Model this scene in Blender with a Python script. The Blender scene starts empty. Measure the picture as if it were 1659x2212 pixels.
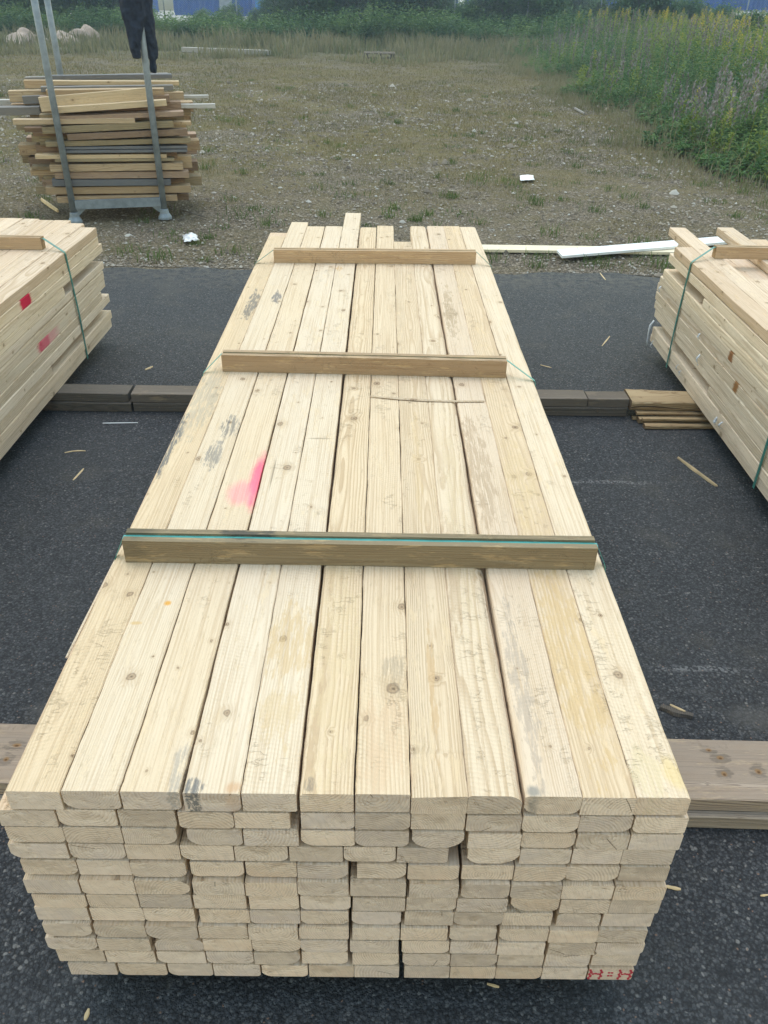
import bpy, math, random
import numpy as np
from mathutils import Vector, Matrix
R = math.radians
SC = bpy.context.scene
COL = SC.collection

# ------------------------------------------------------------------ camera
CAM_H, FPX, PITCH, ROLL = 1.868, 1742.8, .574526, .018113      # focal length in px of a 1659x2212 picture
cam = bpy.data.cameras.new('camera')
cam.sensor_fit = 'VERTICAL'; cam.sensor_height = 24.0; cam.lens = FPX / 2212 * 24.0
cam.clip_start = .05; cam.clip_end = 2000
camo = bpy.data.objects.new('camera', cam); COL.objects.link(camo)
camo.matrix_world = Matrix.Translation((0, 0, CAM_H)) @ Matrix.Rotation(math.pi / 2 - PITCH, 4, 'X') @ Matrix.Rotation(ROLL, 4, 'Z')
SC.camera = camo

# ------------------------------------------------------------------ sky, sun, exposure
SUN_EL, SUN_AZ = 68.0, -14.0          # azimuth from +Y (ahead of the camera), negative = to the left
w = bpy.data.worlds.new('World'); SC.world = w; w.use_nodes = True
wn = w.node_tree; bgn = wn.nodes['Background']
sky = wn.nodes.new('ShaderNodeTexSky'); sky.sky_type = 'NISHITA'; sky.sun_disc = False
sky.sun_elevation = R(SUN_EL); sky.sun_rotation = R(SUN_AZ); sky.air_density = 3.0; sky.dust_density = 1.0; sky.ozone_density = 0.
wn.links.new(sky.outputs[0], bgn.inputs[0]); bgn.inputs[1].default_value = .15
sl = bpy.data.lights.new('sun', 'SUN'); sl.energy = .5; sl.angle = R(50); sl.color = (1.0, .95, .87)
so = bpy.data.objects.new('sun', sl); COL.objects.link(so)
so.rotation_euler = (Matrix.Rotation(R(-SUN_AZ), 3, 'Z') @ Matrix.Rotation(-(math.pi / 2 - R(SUN_EL)), 3, 'X')).to_euler()
so.location = (0, 0, 20)
SC.view_settings.view_transform = 'Standard'; SC.view_settings.look = 'None'
SC.view_settings.exposure = .92; SC.view_settings.gamma = 1.0; SC.view_settings.use_curve_mapping = False
SC.render.resolution_x = 768; SC.render.resolution_y = 1024

# ------------------------------------------------------------------ helpers
def ray(px, py):
    X, Y = px - 829.5, py - 1106
    c, s = math.cos(ROLL), math.sin(ROLL)
    u, v = (c * X + s * Y) / FPX, (-s * X + c * Y) / FPX
    cp, sp = math.cos(PITCH), math.sin(PITCH)
    return Vector((u, cp - v * sp, -sp - v * cp))
def at(px, py, z=0.):                      # a picture point on the level plane z
    d = ray(px, py); return Vector((0, 0, CAM_H)) + d * ((z - CAM_H) / d.z)
def at_plane(px, py, p0, n):               # a picture point on an upright plane
    d = ray(px, py); o = Vector((0, 0, CAM_H)); n = Vector(n)
    return o + d * ((Vector(p0) - o).dot(n) / d.dot(n))

def link(o, parent=None):
    COL.objects.link(o)
    if parent is not None: o.parent = parent
    return o
def tag(o, label=None, cat=None, group=None, kind=None):
    if label: o['label'] = label
    if cat: o['category'] = cat
    if group: o['group'] = group
    if kind: o['kind'] = kind
    return o
def empty(name, loc=(0, 0, 0), rz=0., **k):
    o = bpy.data.objects.new(name, None); o.empty_display_size = .1
    o.location = loc; o.rotation_euler = (0, 0, rz); link(o); return tag(o, **k)
def from_np(name, V, F, mat, parent=None, smooth=False, **k):
    """V (n,3), F (m,3|4) arrays -> mesh object"""
    V = np.asarray(V, np.float32); F = np.asarray(F, np.int32)
    me = bpy.data.meshes.new(name); n = F.shape[1]
    me.vertices.add(len(V)); me.vertices.foreach_set('co', V.ravel())
    me.loops.add(F.size); me.loops.foreach_set('vertex_index', F.ravel())
    me.polygons.add(len(F)); me.polygons.foreach_set('loop_start', np.arange(0, F.size, n, dtype=np.int32))
    me.update(calc_edges=True); me.validate()
    if smooth: me.polygons.foreach_set('use_smooth', np.ones(len(F), bool))
    if mat: me.materials.append(mat)
    return tag(link(bpy.data.objects.new(name, me), parent), **k)

class MB:
    def __init__(s): s.v = []; s.f = []
    def box(s, c, d, rot=None):
        b = len(s.v); h = [q / 2 for q in d]
        for x in (-1, 1):
            for y in (-1, 1):
                for z in (-1, 1):
                    p = Vector((x * h[0], y * h[1], z * h[2]))
                    if rot is not None: p = rot @ p
                    s.v.append(tuple(p + Vector(c)))
        s.f += [tuple(b + i for i in q) for q in ((0, 1, 3, 2), (4, 6, 7, 5), (0, 4, 5, 1), (2, 3, 7, 6), (0, 2, 6, 4), (1, 5, 7, 3))]
        return s
    def loft(s, rings, caps=True):
        b = len(s.v); n = len(rings[0])
        for r in rings: s.v += [tuple(p) for p in r]
        for i in range(len(rings) - 1):
            for j in range(n):
                k = (j + 1) % n
                s.f.append((b + i * n + j, b + i * n + k, b + (i + 1) * n + k, b + (i + 1) * n + j))
        if caps:
            s.f.append(tuple(b + j for j in range(n))[::-1])
            s.f.append(tuple(b + (len(rings) - 1) * n + j for j in range(n)))
        return s
    def tube(s, pts, r, n=8, caps=True):
        pts = [Vector(p) for p in pts]; rs = r if isinstance(r, (list, tuple)) else [r] * len(pts)
        rings = []
        for i, p in enumerate(pts):
            t = (pts[min(i + 1, len(pts) - 1)] - pts[max(i - 1, 0)]).normalized()
            u = t.cross(Vector((0, 1, 0)) if abs(t.y) < .9 else Vector((1, 0, 0))).normalized(); v = t.cross(u)
            rings.append([p + (u * math.cos(a) + v * math.sin(a)) * rs[i] for a in [2 * math.pi * k / n for k in range(n)]])
        return s.loft(rings, caps)
    def build(s, name, mat, parent=None, smooth=False, **k):
        me = bpy.data.meshes.new(name); me.from_pydata(s.v, [], s.f); me.update()
        import bmesh
        bm = bmesh.new(); bm.from_mesh(me); bmesh.ops.recalc_face_normals(bm, faces=bm.faces); bm.to_mesh(me); bm.free()
        if smooth:
            for p in me.polygons: p.use_smooth = True
        if mat: me.materials.append(mat)
        return tag(link(bpy.data.objects.new(name, me), parent), **k)

# ------------------------------------------------------------------ shader helpers
class NT:
    def __init__(s, name):
        s.mat = bpy.data.materials.new(name); s.mat.use_nodes = True
        s.t = s.mat.node_tree; s.p = s.t.nodes['Principled BSDF']; s.out = s.t.nodes['Material Output']
    def n(s, ty, ins=(), out=0, **props):
        nd = s.t.nodes.new(ty)
        for k, v in props.items(): setattr(nd, k, v)
        for k, v in (ins.items() if isinstance(ins, dict) else enumerate(ins)):
            if v is None: continue
            if isinstance(v, bpy.types.NodeSocket): s.t.links.new(v, nd.inputs[k])
            else: nd.inputs[k].default_value = v
        return nd if out is None else nd.outputs[out]
    def m(s, op, a, b=None, c=None, clamp=False): return s.n('ShaderNodeMath', (a, b, c), operation=op, use_clamp=clamp)
    def v(s, op, a, b=None, out=0): return s.n('ShaderNodeVectorMath', (a, b), operation=op, out=out)
    def cmb(s, x, y, z): return s.n('ShaderNodeCombineXYZ', (x, y, z))
    def sep(s, a): nd = s.n('ShaderNodeSeparateXYZ', (a,), out=None); return nd.outputs
    def noise(s, vec, scale=1., detail=2., rough=.5, out=0): return s.n('ShaderNodeTexNoise', {'Vector': vec, 'Scale': scale, 'Detail': detail, 'Roughness': rough}, out=out)
    def step(s, x, lo, hi, a=0., b=1.): return s.n('ShaderNodeMapRange', (x, lo, hi, a, b), interpolation_type='SMOOTHSTEP', clamp=True)
    def lin(s, x, lo, hi, a=0., b=1.): return s.n('ShaderNodeMapRange', (x, lo, hi, a, b), clamp=True)
    def mix(s, f, a, b, mode='MIX'):
        def c(q): return (*q, 1.) if isinstance(q, tuple) and len(q) == 3 else q
        return s.n('ShaderNodeMix', {0: f, 6: c(a), 7: c(b)}, out=2, data_type='RGBA', blend_type=mode)
    def ramp(s, f, stops, interp='LINEAR'):
        nd = s.n('ShaderNodeValToRGB', (f,), out=None); cr = nd.color_ramp; cr.interpolation = interp
        while len(cr.elements) < len(stops): cr.elements.new(.5)
        for e, (p, c) in zip(cr.elements, stops): e.position = p; e.color = (*c, 1.)
        return nd.outputs[0]
    def bump(s, h, strength=.3, dist=.01): s.t.links.new(s.n('ShaderNodeBump', {'Height': h, 'Strength': strength, 'Distance': dist}), s.p.inputs['Normal'])
    def fin(s, col, rough=.75, spec=.25, metal=0.):
        for k, v in (('Base Color', col), ('Roughness', rough), ('Specular IOR Level', spec), ('Metallic', metal)):
            if isinstance(v, bpy.types.NodeSocket): s.t.links.new(v, s.p.inputs[k])
            else: s.p.inputs[k].default_value = (*v, 1.) if isinstance(v, tuple) else v
        return s.mat

def wood(name, pale=(.68, .53, .395), warm=(.62, .455, .315), third=(.55, .42, .33), late=(.42, .28, .16), endc=(.80, .63, .50),
         contrast=1., weather=0., greyc=(.24, .235, .22), knots=1., marks=(), saw=1., ring=1., bright=(.90, 1.06)):
    """rough sawn softwood; local x across, y along the grain, z thickness; object attribute 'seed' varies it.
    marks: (cx, cy, rx, ry, colour, strength, breakup) stains with a place of their own on the plank"""
    t = NT(name)
    tc = t.n('ShaderNodeTexCoord', out=None); P = tc.outputs['Object']; x, y, z = t.sep(P)
    seed = t.n('ShaderNodeAttribute', out='Fac', attribute_type='OBJECT', attribute_name='seed')
    c1 = t.n('ShaderNodeSeparateColor', (t.n('ShaderNodeTexWhiteNoise', {'W': t.m('MULTIPLY', seed, 97.3)}, out='Color', noise_dimensions='1D'),), out=None).outputs
    c2 = t.n('ShaderNodeSeparateColor', (t.n('ShaderNodeTexWhiteNoise', {'W': t.m('MULTIPLY_ADD', seed, 53.1, 7.7)}, out='Color', noise_dimensions='1D'),), out=None).outputs
    off = t.cmb(t.m('MULTIPLY', seed, 131.), t.m('MULTIPLY', seed, 87.), t.m('MULTIPLY', seed, 53.))
    # knots
    nvec = t.sep(tc.outputs['Normal']); sidem = t.m('GREATER_THAN', t.m('ABSOLUTE', nvec[0]), .8)
    xk = t.m('ADD', x, t.m('MULTIPLY', sidem, t.m('ADD', z, .31)))
    endm = t.step(t.m('ABSOLUTE', nvec[1]), .7, .9)
    q = t.v('ADD', t.cmb(t.m('DIVIDE', xk, .075), t.m('DIVIDE', y, .30), 0.), off)
    vo = t.n('ShaderNodeTexVoronoi', {'Vector': q, 'Scale': 1., 'Randomness': .95}, out=None, voronoi_dimensions='2D')
    dl = t.v('MULTIPLY', t.v('SUBTRACT', q, vo.outputs['Position']), (.075, .24, 0.))
    kdn = t.noise(t.v('ADD', P, off), 70., 2.)
    kd = t.m('ADD', t.v('LENGTH', dl, out=1), t.m('MULTIPLY', t.m('SUBTRACT', kdn, .5), .011))
    vc = t.n('ShaderNodeSeparateColor', (vo.outputs['Color'],), out=None).outputs
    pres = t.m('MULTIPLY', t.m('MULTIPLY', t.m('GREATER_THAN', vc[0], .30), knots), t.m('SUBTRACT', 1., endm))
    rad = t.m('MULTIPLY_ADD', t.m('POWER', vc[1], 3.), .0085, .0022)
    km = t.m('MULTIPLY', t.step(t.m('DIVIDE', kd, rad), 1.15, .8), pres)
    kring = t.m('MULTIPLY', t.step(t.m('ABSOLUTE', t.m('SUBTRACT', t.m('DIVIDE', kd, rad), 1.)), .35, .05), pres)
    halo = t.m('MULTIPLY', t.step(t.m('DIVIDE', kd, rad), 4.2, .9), pres)
    # growth rings round a pith line, so faces and ends agree
    n1 = t.noise(t.v('ADD', t.v('MULTIPLY', P, (7., 1.1, 7.)), off), 1., 2., out=1)
    nx, ny, nz = t.sep(n1)
    px = t.m('ADD', t.m('MULTIPLY', t.m('SUBTRACT', c1[0], .5), .09), t.m('MULTIPLY', y, t.m('MULTIPLY', t.m('SUBTRACT', c1[2], .5), .03)))
    pz = t.m('MULTIPLY_ADD', t.m('SUBTRACT', c1[1], .5), .15, .022)
    dx = t.m('ADD', t.m('SUBTRACT', x, px), t.m('MULTIPLY', t.m('SUBTRACT', nx, .5), .035))
    dz = t.m('ADD', t.m('SUBTRACT', z, pz), t.m('MULTIPLY', t.m('SUBTRACT', ny, .5), .035))
    r = t.m('SQRT', t.m('ADD', t.m('MULTIPLY', dx, dx), t.m('MULTIPLY', dz, dz)))
    r = t.m('ADD', r, t.m('MULTIPLY', halo, .007))
    rw = t.m('MULTIPLY_ADD', c2[0], .004, .0032)
    f = t.m('FRACT', t.m('DIVIDE', r, rw))
    lt = t.m('MULTIPLY', t.step(f, .35, .9), t.step(f, 1., .92))
    fib = t.noise(t.v('ADD', t.v('MULTIPLY', P, (190., 2.6, 190.)), off), 1., 3., .6)
    fib2 = t.noise(t.v('ADD', t.v('MULTIPLY', P, (120., 30., 120.)), off), 1., 4., .7)
    blot = t.noise(t.v('ADD', t.v('MULTIPLY', P, (16., 3.2, 16.)), off), 1., 3., .6)
    torn = t.step(t.noise(t.v('ADD', t.v('MULTIPLY', P, (38., 7., 38.)), off), 1., 4., .7), .54, .66)
    base = t.mix(t.step(c2[1], .35, .75), pale, warm)
    base = t.mix(t.step(c2[2], .72, .95, 0., .75), base, third)
    col = t.mix(t.m('MULTIPLY', t.step(blot, .45, .75), .4), base, warm)
    col = t.mix(t.m('MULTIPLY', t.step(blot, .52, .3), .35), col, pale)
    lc = t.m('MULTIPLY', t.m('MULTIPLY', lt, t.m('MULTIPLY_ADD', c1[2], .5, .22)), contrast)
    col = t.mix(t.m('MULTIPLY', lc, t.step(torn, 1.2, -.4)), col, late)
    col = t.mix(t.m('MULTIPLY', torn, t.m('MULTIPLY', c1[0], .34)), col, (.66, .46, .24))
    col = t.mix(t.step(fib, .47, .66, 0., .38), col, late)
    col = t.mix(t.step(fib2, .58, .72, 0., .42), col, (.40, .30, .185))
    # saw kerf lines across the grain
    ang = t.m('MULTIPLY_ADD', c2[0], .9, -.45)
    sv = t.m('SINE', t.m('MULTIPLY', t.m('ADD', t.m('ADD', y, t.m('MULTIPLY', blot, .03)), t.m('MULTIPLY', t.m('ADD', x, z), ang)), 2 * math.pi / .0105))
    sawm = t.m('MULTIPLY', t.step(t.noise(t.v('ADD', t.v('MULTIPLY', P, (5., 2., 5.)), off), 1., 1.), .45, .62), saw)
    col = t.mix(t.m('MULTIPLY', t.m('MULTIPLY', sawm, t.lin(sv, .2, 1.)), t.lin(fib2, .35, .65, 0., .22)), col, late)
    # curly torn-grain lines
    cn = t.noise(t.v('ADD', t.v('MULTIPLY', P, (22., 52., 22.)), off), 1., 3., .6)
    cm = t.step(t.noise(t.v('ADD', t.v('MULTIPLY', P, (9., 2.6, 9.)), off), 1., 2.), .52, .62)
    curl = t.m('MULTIPLY', t.step(t.m('ABSOLUTE', t.m('SUBTRACT', cn, .5)), .03, .004), t.m('MULTIPLY', cm, t.step(t.noise(t.v('ADD', t.v('MULTIPLY', P, (30., 16., 30.)), off), 1., 1.), .5, .56)))
    col = t.mix(t.m('MULTIPLY', curl, t.m('MULTIPLY_ADD', c1[1], .18, .05)), col, (.42, .31, .19))
    # ends
    ev = t.ramp(c2[2], [(0., tuple(a * .74 for a in endc)), (.3, (endc[0] * .88, endc[1] * .90, endc[2] * .97)), (.55, endc), (.8, (endc[0] * .97, endc[1] * .92, endc[2] * .86)), (1., tuple(min(.88, a * 1.10) for a in endc))])
    ring_e = t.m('MULTIPLY', t.m('MULTIPLY', t.step(f, .2, .85), t.step(f, 1., .9)), t.step(t.noise(t.v('ADD', t.v('MULTIPLY', P, (30., 1., 30.)), off), 1., 2.), .3, .6, .15, 1.))
    ec = t.mix(t.m('MULTIPLY', ring_e, .62 * ring), ev, tuple(a * q_ for a, q_ in zip(endc, (.60, .52, .45))))
    ec = t.mix(t.step(t.noise(t.v('ADD', t.v('MULTIPLY', P, (25., 1., 40.)), off), 1., 3.), .35, .7, 0., .5), ec, tuple(min(.9, a * 1.15) for a in endc))
    sl_ = t.noise(t.v('ADD', t.v('MULTIPLY', t.cmb(t.m('ADD', x, t.m('MULTIPLY', z, .35)), y, z), (420., 1., 30.)), off), 1., 2.)
    ec = t.mix(t.step(sl_, .5, .72, 0., .30), ec, tuple(a * .55 for a in endc))
    ec = t.mix(t.step(t.noise(t.v('ADD', t.v('MULTIPLY', P, (14., 1., 22.)), off), 1., 3., .6), .56, .72, 0., .32), ec, (.36, .25, .16))
    # drying checks running out from the pith
    an = t.m('ARCTAN2', dx, dz); a0 = t.m('MULTIPLY_ADD', c1[2], 5., -2.5)
    ck = t.m('MULTIPLY', t.step(t.m('MULTIPLY', t.m('ABSOLUTE', t.m('SUBTRACT', an, a0)), r), .0011, .0004), t.m('GREATER_THAN', c2[0], .55))
    ck = t.m('MULTIPLY', ck, t.m('MULTIPLY', t.m('GREATER_THAN', r, .006), t.m('LESS_THAN', r, .045)))
    ec = t.mix(t.m('MULTIPLY', ck, .85), ec, (.14, .09, .055))
    col = t.mix(endm, col, ec)
    col = t.mix(t.m('MULTIPLY', halo, .30), col, late)
    col = t.mix(t.m('MULTIPLY', km, t.lin(t.m('SINE', t.m('MULTIPLY', kd, 2600.)), -1., 1., .42, .72)), col, (.28, .18, .105))
    col = t.mix(t.m('MULTIPLY', t.m('MULTIPLY', t.step(t.m('DIVIDE', kd, rad), .45, .1), pres), .7), col, (.10, .065, .04))
    col = t.mix(t.m('MULTIPLY', kring, .45), col, (.11, .075, .05))
    if weather > 0:
        wv = t.step(t.noise(t.v('ADD', t.v('MULTIPLY', P, (30., 2.2, 30.)), off), 1., 4., .65), .25, .7, weather * .55, min(1., weather * 1.15))
        col = t.mix(wv, col, greyc)
        col = t.mix(t.m('MULTIPLY', lt, .35 * weather), col, tuple(a * .45 for a in greyc))
    streak = t.noise(t.v('MULTIPLY', P, (120., 13., 120.)), 1., 5., .72) if marks else None
    for (mx, my, rx, ry, mc, ms, brk) in marks:
        ex = t.m('DIVIDE', t.m('SUBTRACT', x, mx), rx); ey = t.m('DIVIDE', t.m('SUBTRACT', y, my), ry)
        d = t.m('SQRT', t.m('ADD', t.m('MULTIPLY', ex, ex), t.m('MULTIPLY', ey, ey)))
        d = t.m('ADD', d, t.m('MULTIPLY', t.m('SUBTRACT', t.noise(t.v('MULTIPLY', P, (55., 16., 55.)), 1., 4., .7), .5), brk))
        sm = t.step(d, 1.05, .35) if brk < 1.25 else t.m('MULTIPLY', t.step(d, 1., .7), t.step(streak, .40, .52))
        col = t.mix(t.m('MULTIPLY', sm, ms), col, mc)
    br = t.lin(c1[1], 0., 1., bright[0], bright[1])
    col = t.n('ShaderNodeHueSaturation', {'Color': col, 'Value': br})
    h = t.m('ADD', t.m('MULTIPLY', fib, .5), t.m('ADD', t.m('MULTIPLY', sv, t.m('MULTIPLY', sawm, .09)), t.m('MULTIPLY', fib2, .9)))
    h = t.m('ADD', h, t.m('MULTIPLY', t.m('MULTIPLY', lt, .25), contrast))
    h = t.m('SUBTRACT', h, t.m('ADD', t.m('MULTIPLY', torn, .5), t.m('MULTIPLY', curl, .8)))
    t.bump(h, .8, .0028)
    return t.fin(col, .78, .18)

def simple(name, col, rough=.6, metal=0., var=.15, scale=6., spec=.4, bump=0.):
    t = NT(name); tc = t.n('ShaderNodeTexCoord', out='Object')
    n = t.noise(tc, scale, 5., .6)
    c = t.mix(t.step(n, .3, .7), tuple(a * (1 - var) for a in col), tuple(min(1, a * (1 + var)) for a in col))
    if bump: t.bump(t.noise(tc, scale * 12, 3., .6), bump, .01)
    return t.fin(c, t.lin(n, .2, .8, rough - .1, rough + .1), spec, metal)

def leafy(name, stops, trans=.35):
    t = NT(name)
    rnd = t.n('ShaderNodeNewGeometry', out='Random Per Island')
    pos = t.n('ShaderNodeNewGeometry', out='Position')
    big = t.noise(pos, .55, 3.)
    c = t.ramp(t.m('ADD', t.m('MULTIPLY', rnd, .42), t.lin(big, .34, .66, 0., .58)), stops)
    t.fin(c, .6, .25)
    tr = t.n('ShaderNodeBsdfTranslucent', {'Color': c})
    ms = t.n('ShaderNodeMixShader', {0: trans, 1: t.p.outputs[0], 2: tr})
    t.t.links.new(ms, t.out.inputs[0])
    return t.mat

# ------------------------------------------------------------------ surface materials
def asphalt_mat():
    t = NT('asphalt'); P = t.n('ShaderNodeTexCoord', out='Object'); x, y, z = t.sep(P)
    Pw = t.v('ADD', P, t.v('MULTIPLY', t.noise(P, 90., 1., out=1), (.006, .006, 0.)))
    v1 = t.n('ShaderNodeTexVoronoi', {'Vector': Pw, 'Scale': 130.}, out=None)
    v2 = t.n('ShaderNodeTexVoronoi', {'Vector': Pw, 'Scale': 290.}, out=None)
    r1 = t.n('ShaderNodeSeparateColor', (v1.outputs['Color'],), out=None).outputs
    r2 = t.n('ShaderNodeSeparateColor', (v2.outputs['Color'],), out=None).outputs
    c = t.ramp(r1[0], [(0., (.022, .024, .028)), (.55, (.050, .053, .059)), (.85, (.086, .089, .095)), (.965, (.135, .135, .135)), (1., (.27, .26, .245))])
    c = t.mix(.38, c, t.ramp(r2[0], [(0., (.018, .020, .023)), (.8, (.060, .063, .069)), (1., (.15, .15, .145))]))
    c = t.mix(t.step(v1.outputs['Distance'], .42, .75, 0., .75), c, (.016, .0168, .0185))
    c = t.mix(t.m('MULTIPLY', t.m('GREATER_THAN', r1[1], .975), t.step(v1.outputs['Distance'], .45, .2)), c, (.20, .125, .09))
    big = t.noise(P, 1.1, 5., .6); mid = t.noise(P, 7., 4., .6)
    c = t.mix(t.step(big, .4, .7, 0., .3), c, (.060, .061, .063))
    c = t.mix(t.step(mid, .55, .75, 0., .4), c, (.017, .018, .021))
    c = t.mix(t.m('MULTIPLY', t.step(t.noise(P, 2.3, 5., .65), .54, .66), t.step(t.noise(P, 120., 2.), .4, .6, .1, .5)), c, (.085, .078, .066))
    dust = t.m('MULTIPLY', t.step(t.m('ABSOLUTE', t.m('SUBTRACT', t.m('ADD', y, t.m('MULTIPLY', mid, .08)), 1.80)), .15, .03), t.step(t.noise(P, 3.2, 4., .65), .42, .62, 0., .45))
    c = t.mix(dust, c, (.115, .108, .098))
    for (lx, ly, lr) in ((1.02, 3.17, .28), (1.05, 1.965, .20)):      # chalky scuffs
        dd = t.m('ABSOLUTE', t.m('SUBTRACT', y, t.m('ADD', ly, t.m('MULTIPLY', t.m('SUBTRACT', mid, .5), .06))))
        s = t.m('MULTIPLY', t.step(dd, .022, .002), t.step(t.m('ABSOLUTE', t.m('SUBTRACT', x, lx)), lr, lr * .5))
        c = t.mix(t.m('MULTIPLY', s, t.step(r1[2], .45, .7, 0., .42)), c, (.30, .30, .30))
    edge = t.m('MULTIPLY', t.step(t.m('ADD', y, t.m('MULTIPLY', mid, .5)), 5.9, 6.7), t.step(t.noise(P, 16., 4., .7), .42, .6, 0., .7))
    c = t.mix(edge, c, (.115, .105, .09))
    t.bump(t.m('ADD', t.m('MULTIPLY', v1.outputs['Distance'], -1.), t.m('MULTIPLY', v2.outputs['Distance'], -.5)), .75, .006)
    return t.fin(c, .8, .24)

def gravel_mat():
    t = NT('gravel_ground'); P = t.n('ShaderNodeTexCoord', out='Object'); x, y, z = t.sep(P)
    v1 = t.n('ShaderNodeTexVoronoi', {'Vector': P, 'Scale': 48., 'Randomness': 1.}, out=None)
    v2 = t.n('ShaderNodeTexVoronoi', {'Vector': P, 'Scale': 125.}, out=None)
    r1 = t.n('ShaderNodeSeparateColor', (v1.outputs['Color'],), out=None).outputs
    r2 = t.n('ShaderNodeSeparateColor', (v2.outputs['Color'],), out=None).outputs
    c = t.ramp(r1[0], [(0., (.10, .086, .068)), (.5, (.215, .187, .15)), (.85, (.33, .295, .245)), (1., (.52, .48, .42))])
    c = t.mix(.5, c, t.ramp(r2[0], [(0., (.06, .051, .038)), (.7, (.18, .155, .12)), (1., (.37, .33, .27))]))
    c = t.mix(t.step(v1.outputs['Distance'], .35, .7, 0., .7), c, (.055, .048, .038))
    n1 = t.noise(P, .55, 6., .62); n2 = t.noise(P, 3.4, 5., .68)
    n3 = t.noise(P, 1.6, 5., .65)
    moss = t.step(t.m('ADD', t.m('MULTIPLY', n1, .45), t.m('ADD', t.m('MULTIPLY', n2, .4), t.m('MULTIPLY', n3, .35))), .525, .65)
    far = t.step(y, 7., 13., .3, .95)
    mc = t.ramp(t.noise(P, 5.5, 5., .7), [(.3, (.085, .085, .03)), (.5, (.145, .128, .05)), (.62, (.195, .16, .075)), (.75, (.105, .115, .035))])
    c = t.mix(t.m('MULTIPLY', t.m('MULTIPLY', moss, far), t.step(t.noise(P, 26., 4., .7), .3, .6, .35, .95)), c, mc)
    hb = t.step(y, 26., 34.)
    c = t.mix(t.m('MULTIPLY', hb, .8), c, (.10, .10, .05))
    c = t.mix(1., c, (1.04, .95, .86), 'MULTIPLY')
    t.bump(t.m('ADD', t.m('MULTIPLY', v1.outputs['Distance'], -1.), t.m('MULTIPLY', v2.outputs['Distance'], -.4)), .9, .02)
    return t.fin(c, .9, .15)

MAT_ASPHALT = asphalt_mat(); MAT_GRAVEL = gravel_mat()
MAT_YARD = simple('pale_yard', (.36, .34, .31), .9, scale=.6)
MAT_GALV = simple('galvanised_steel', (.22, .255, .29), .5, .25, .18, 14.)
MAT_STRAP = simple('green_strap', (.035, .17, .14), .35, 0., .12, 30., .5)
MAT_STRAP_T = simple('teal_strap', (.06, .30, .27), .35, 0., .12, 30., .5)
MAT_WHITE = simple('white_paint', (.74, .75, .76), .5, 0., .06, 9., .4)
MAT_CREAM = simple('cream_primer', (.70, .60, .43), .6, 0., .08, 9., .3)
MAT_FOIL = simple('crumpled_wrapper', (.68, .68, .69), .35, .15, .25, 20., .5)
MAT_FILM = simple('torn_plastic_film', (.62, .64, .68), .25, 0., .2, 20., .6)
MAT_NAVY = simple('navy_cloth', (.022, .030, .052), .75, 0., .3, 30., .2, .3)
MAT_TARP = simple('dirty_tarpaulin', (.34, .265, .215), .7, 0., .25, 3., .3)
MAT_BLUE = simple('blue_container_paint', (.010, .060, .27), .8, 0., .15, 1.2, .1)
MAT_BLUE2 = simple('bright_blue_paint', (.02, .17, .46), .5, 0., .1, 1.2, .4)
MAT_GREYM = simple('grey_painted_metal', (.22, .25, .30), .5, .2, .15, 2., .4)
MAT_SIGN = simple('white_notice', (.80, .80, .80), .6, 0., .04, 9.)
MAT_WIRE = simple('fence_wire', (.30, .33, .36), .5, .6, .1, 10.)

# fresh plank woods
W_FRESH = wood('fresh_spruce')
W_SIDE = wood('fresh_spruce_lifted', pale=(.77, .635, .485), warm=(.72, .575, .415), third=(.66, .54, .43), saw=2.2, knots=.9)  # paled spruce: extra brightness of the bundles' long sides put into the colour
W_BATTEN = wood('batten_wood', pale=(.50, .36, .235), warm=(.46, .32, .20), third=(.44, .31, .20), late=(.25, .15, .075), endc=(.33, .23, .13), contrast=1.3, saw=.2, knots=.5)
W_BATTEN_OLD = wood('old_batten_wood', pale=(.28, .225, .145), warm=(.255, .195, .12), third=(.245, .19, .12), late=(.17, .125, .075), endc=(.24, .19, .12), contrast=1.6, saw=.2, knots=.25,
                    marks=((-.09, .42, .05, .10, (.04, .045, .05), .8, 1.3), (.0, .30, .05, .07, (.04, .045, .05), .7, 1.4), (.0, .02, .07, .07, (.10, .085, .06), .7, 1.)))
W_BEARER = wood('weathered_bearer', pale=(.46, .36, .27), warm=(.42, .315, .225), third=(.40, .31, .24), late=(.22, .16, .11), endc=(.22, .18, .14), contrast=1.5, weather=.45, greyc=(.26, .245, .225))
W_GREY = wood('grey_bearer', pale=(.22, .175, .13), warm=(.20, .155, .112), third=(.18, .145, .11), late=(.085, .065, .048), endc=(.11, .088, .066), contrast=1.8, weather=.6, greyc=(.15, .128, .107))
W_DARK = wood('dark_bearer', pale=(.15, .125, .10), warm=(.14, .115, .09), third=(.12, .10, .08), late=(.06, .05, .04), endc=(.08, .07, .06), contrast=1.2, weather=.4, greyc=(.11, .10, .09))
W_SPLIT = wood('split_timber', pale=(.44, .325, .19), warm=(.40, .28, .15), third=(.36, .25, .14), late=(.23, .14, .07), endc=(.30, .20, .11), contrast=1.8, saw=0.)
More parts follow.
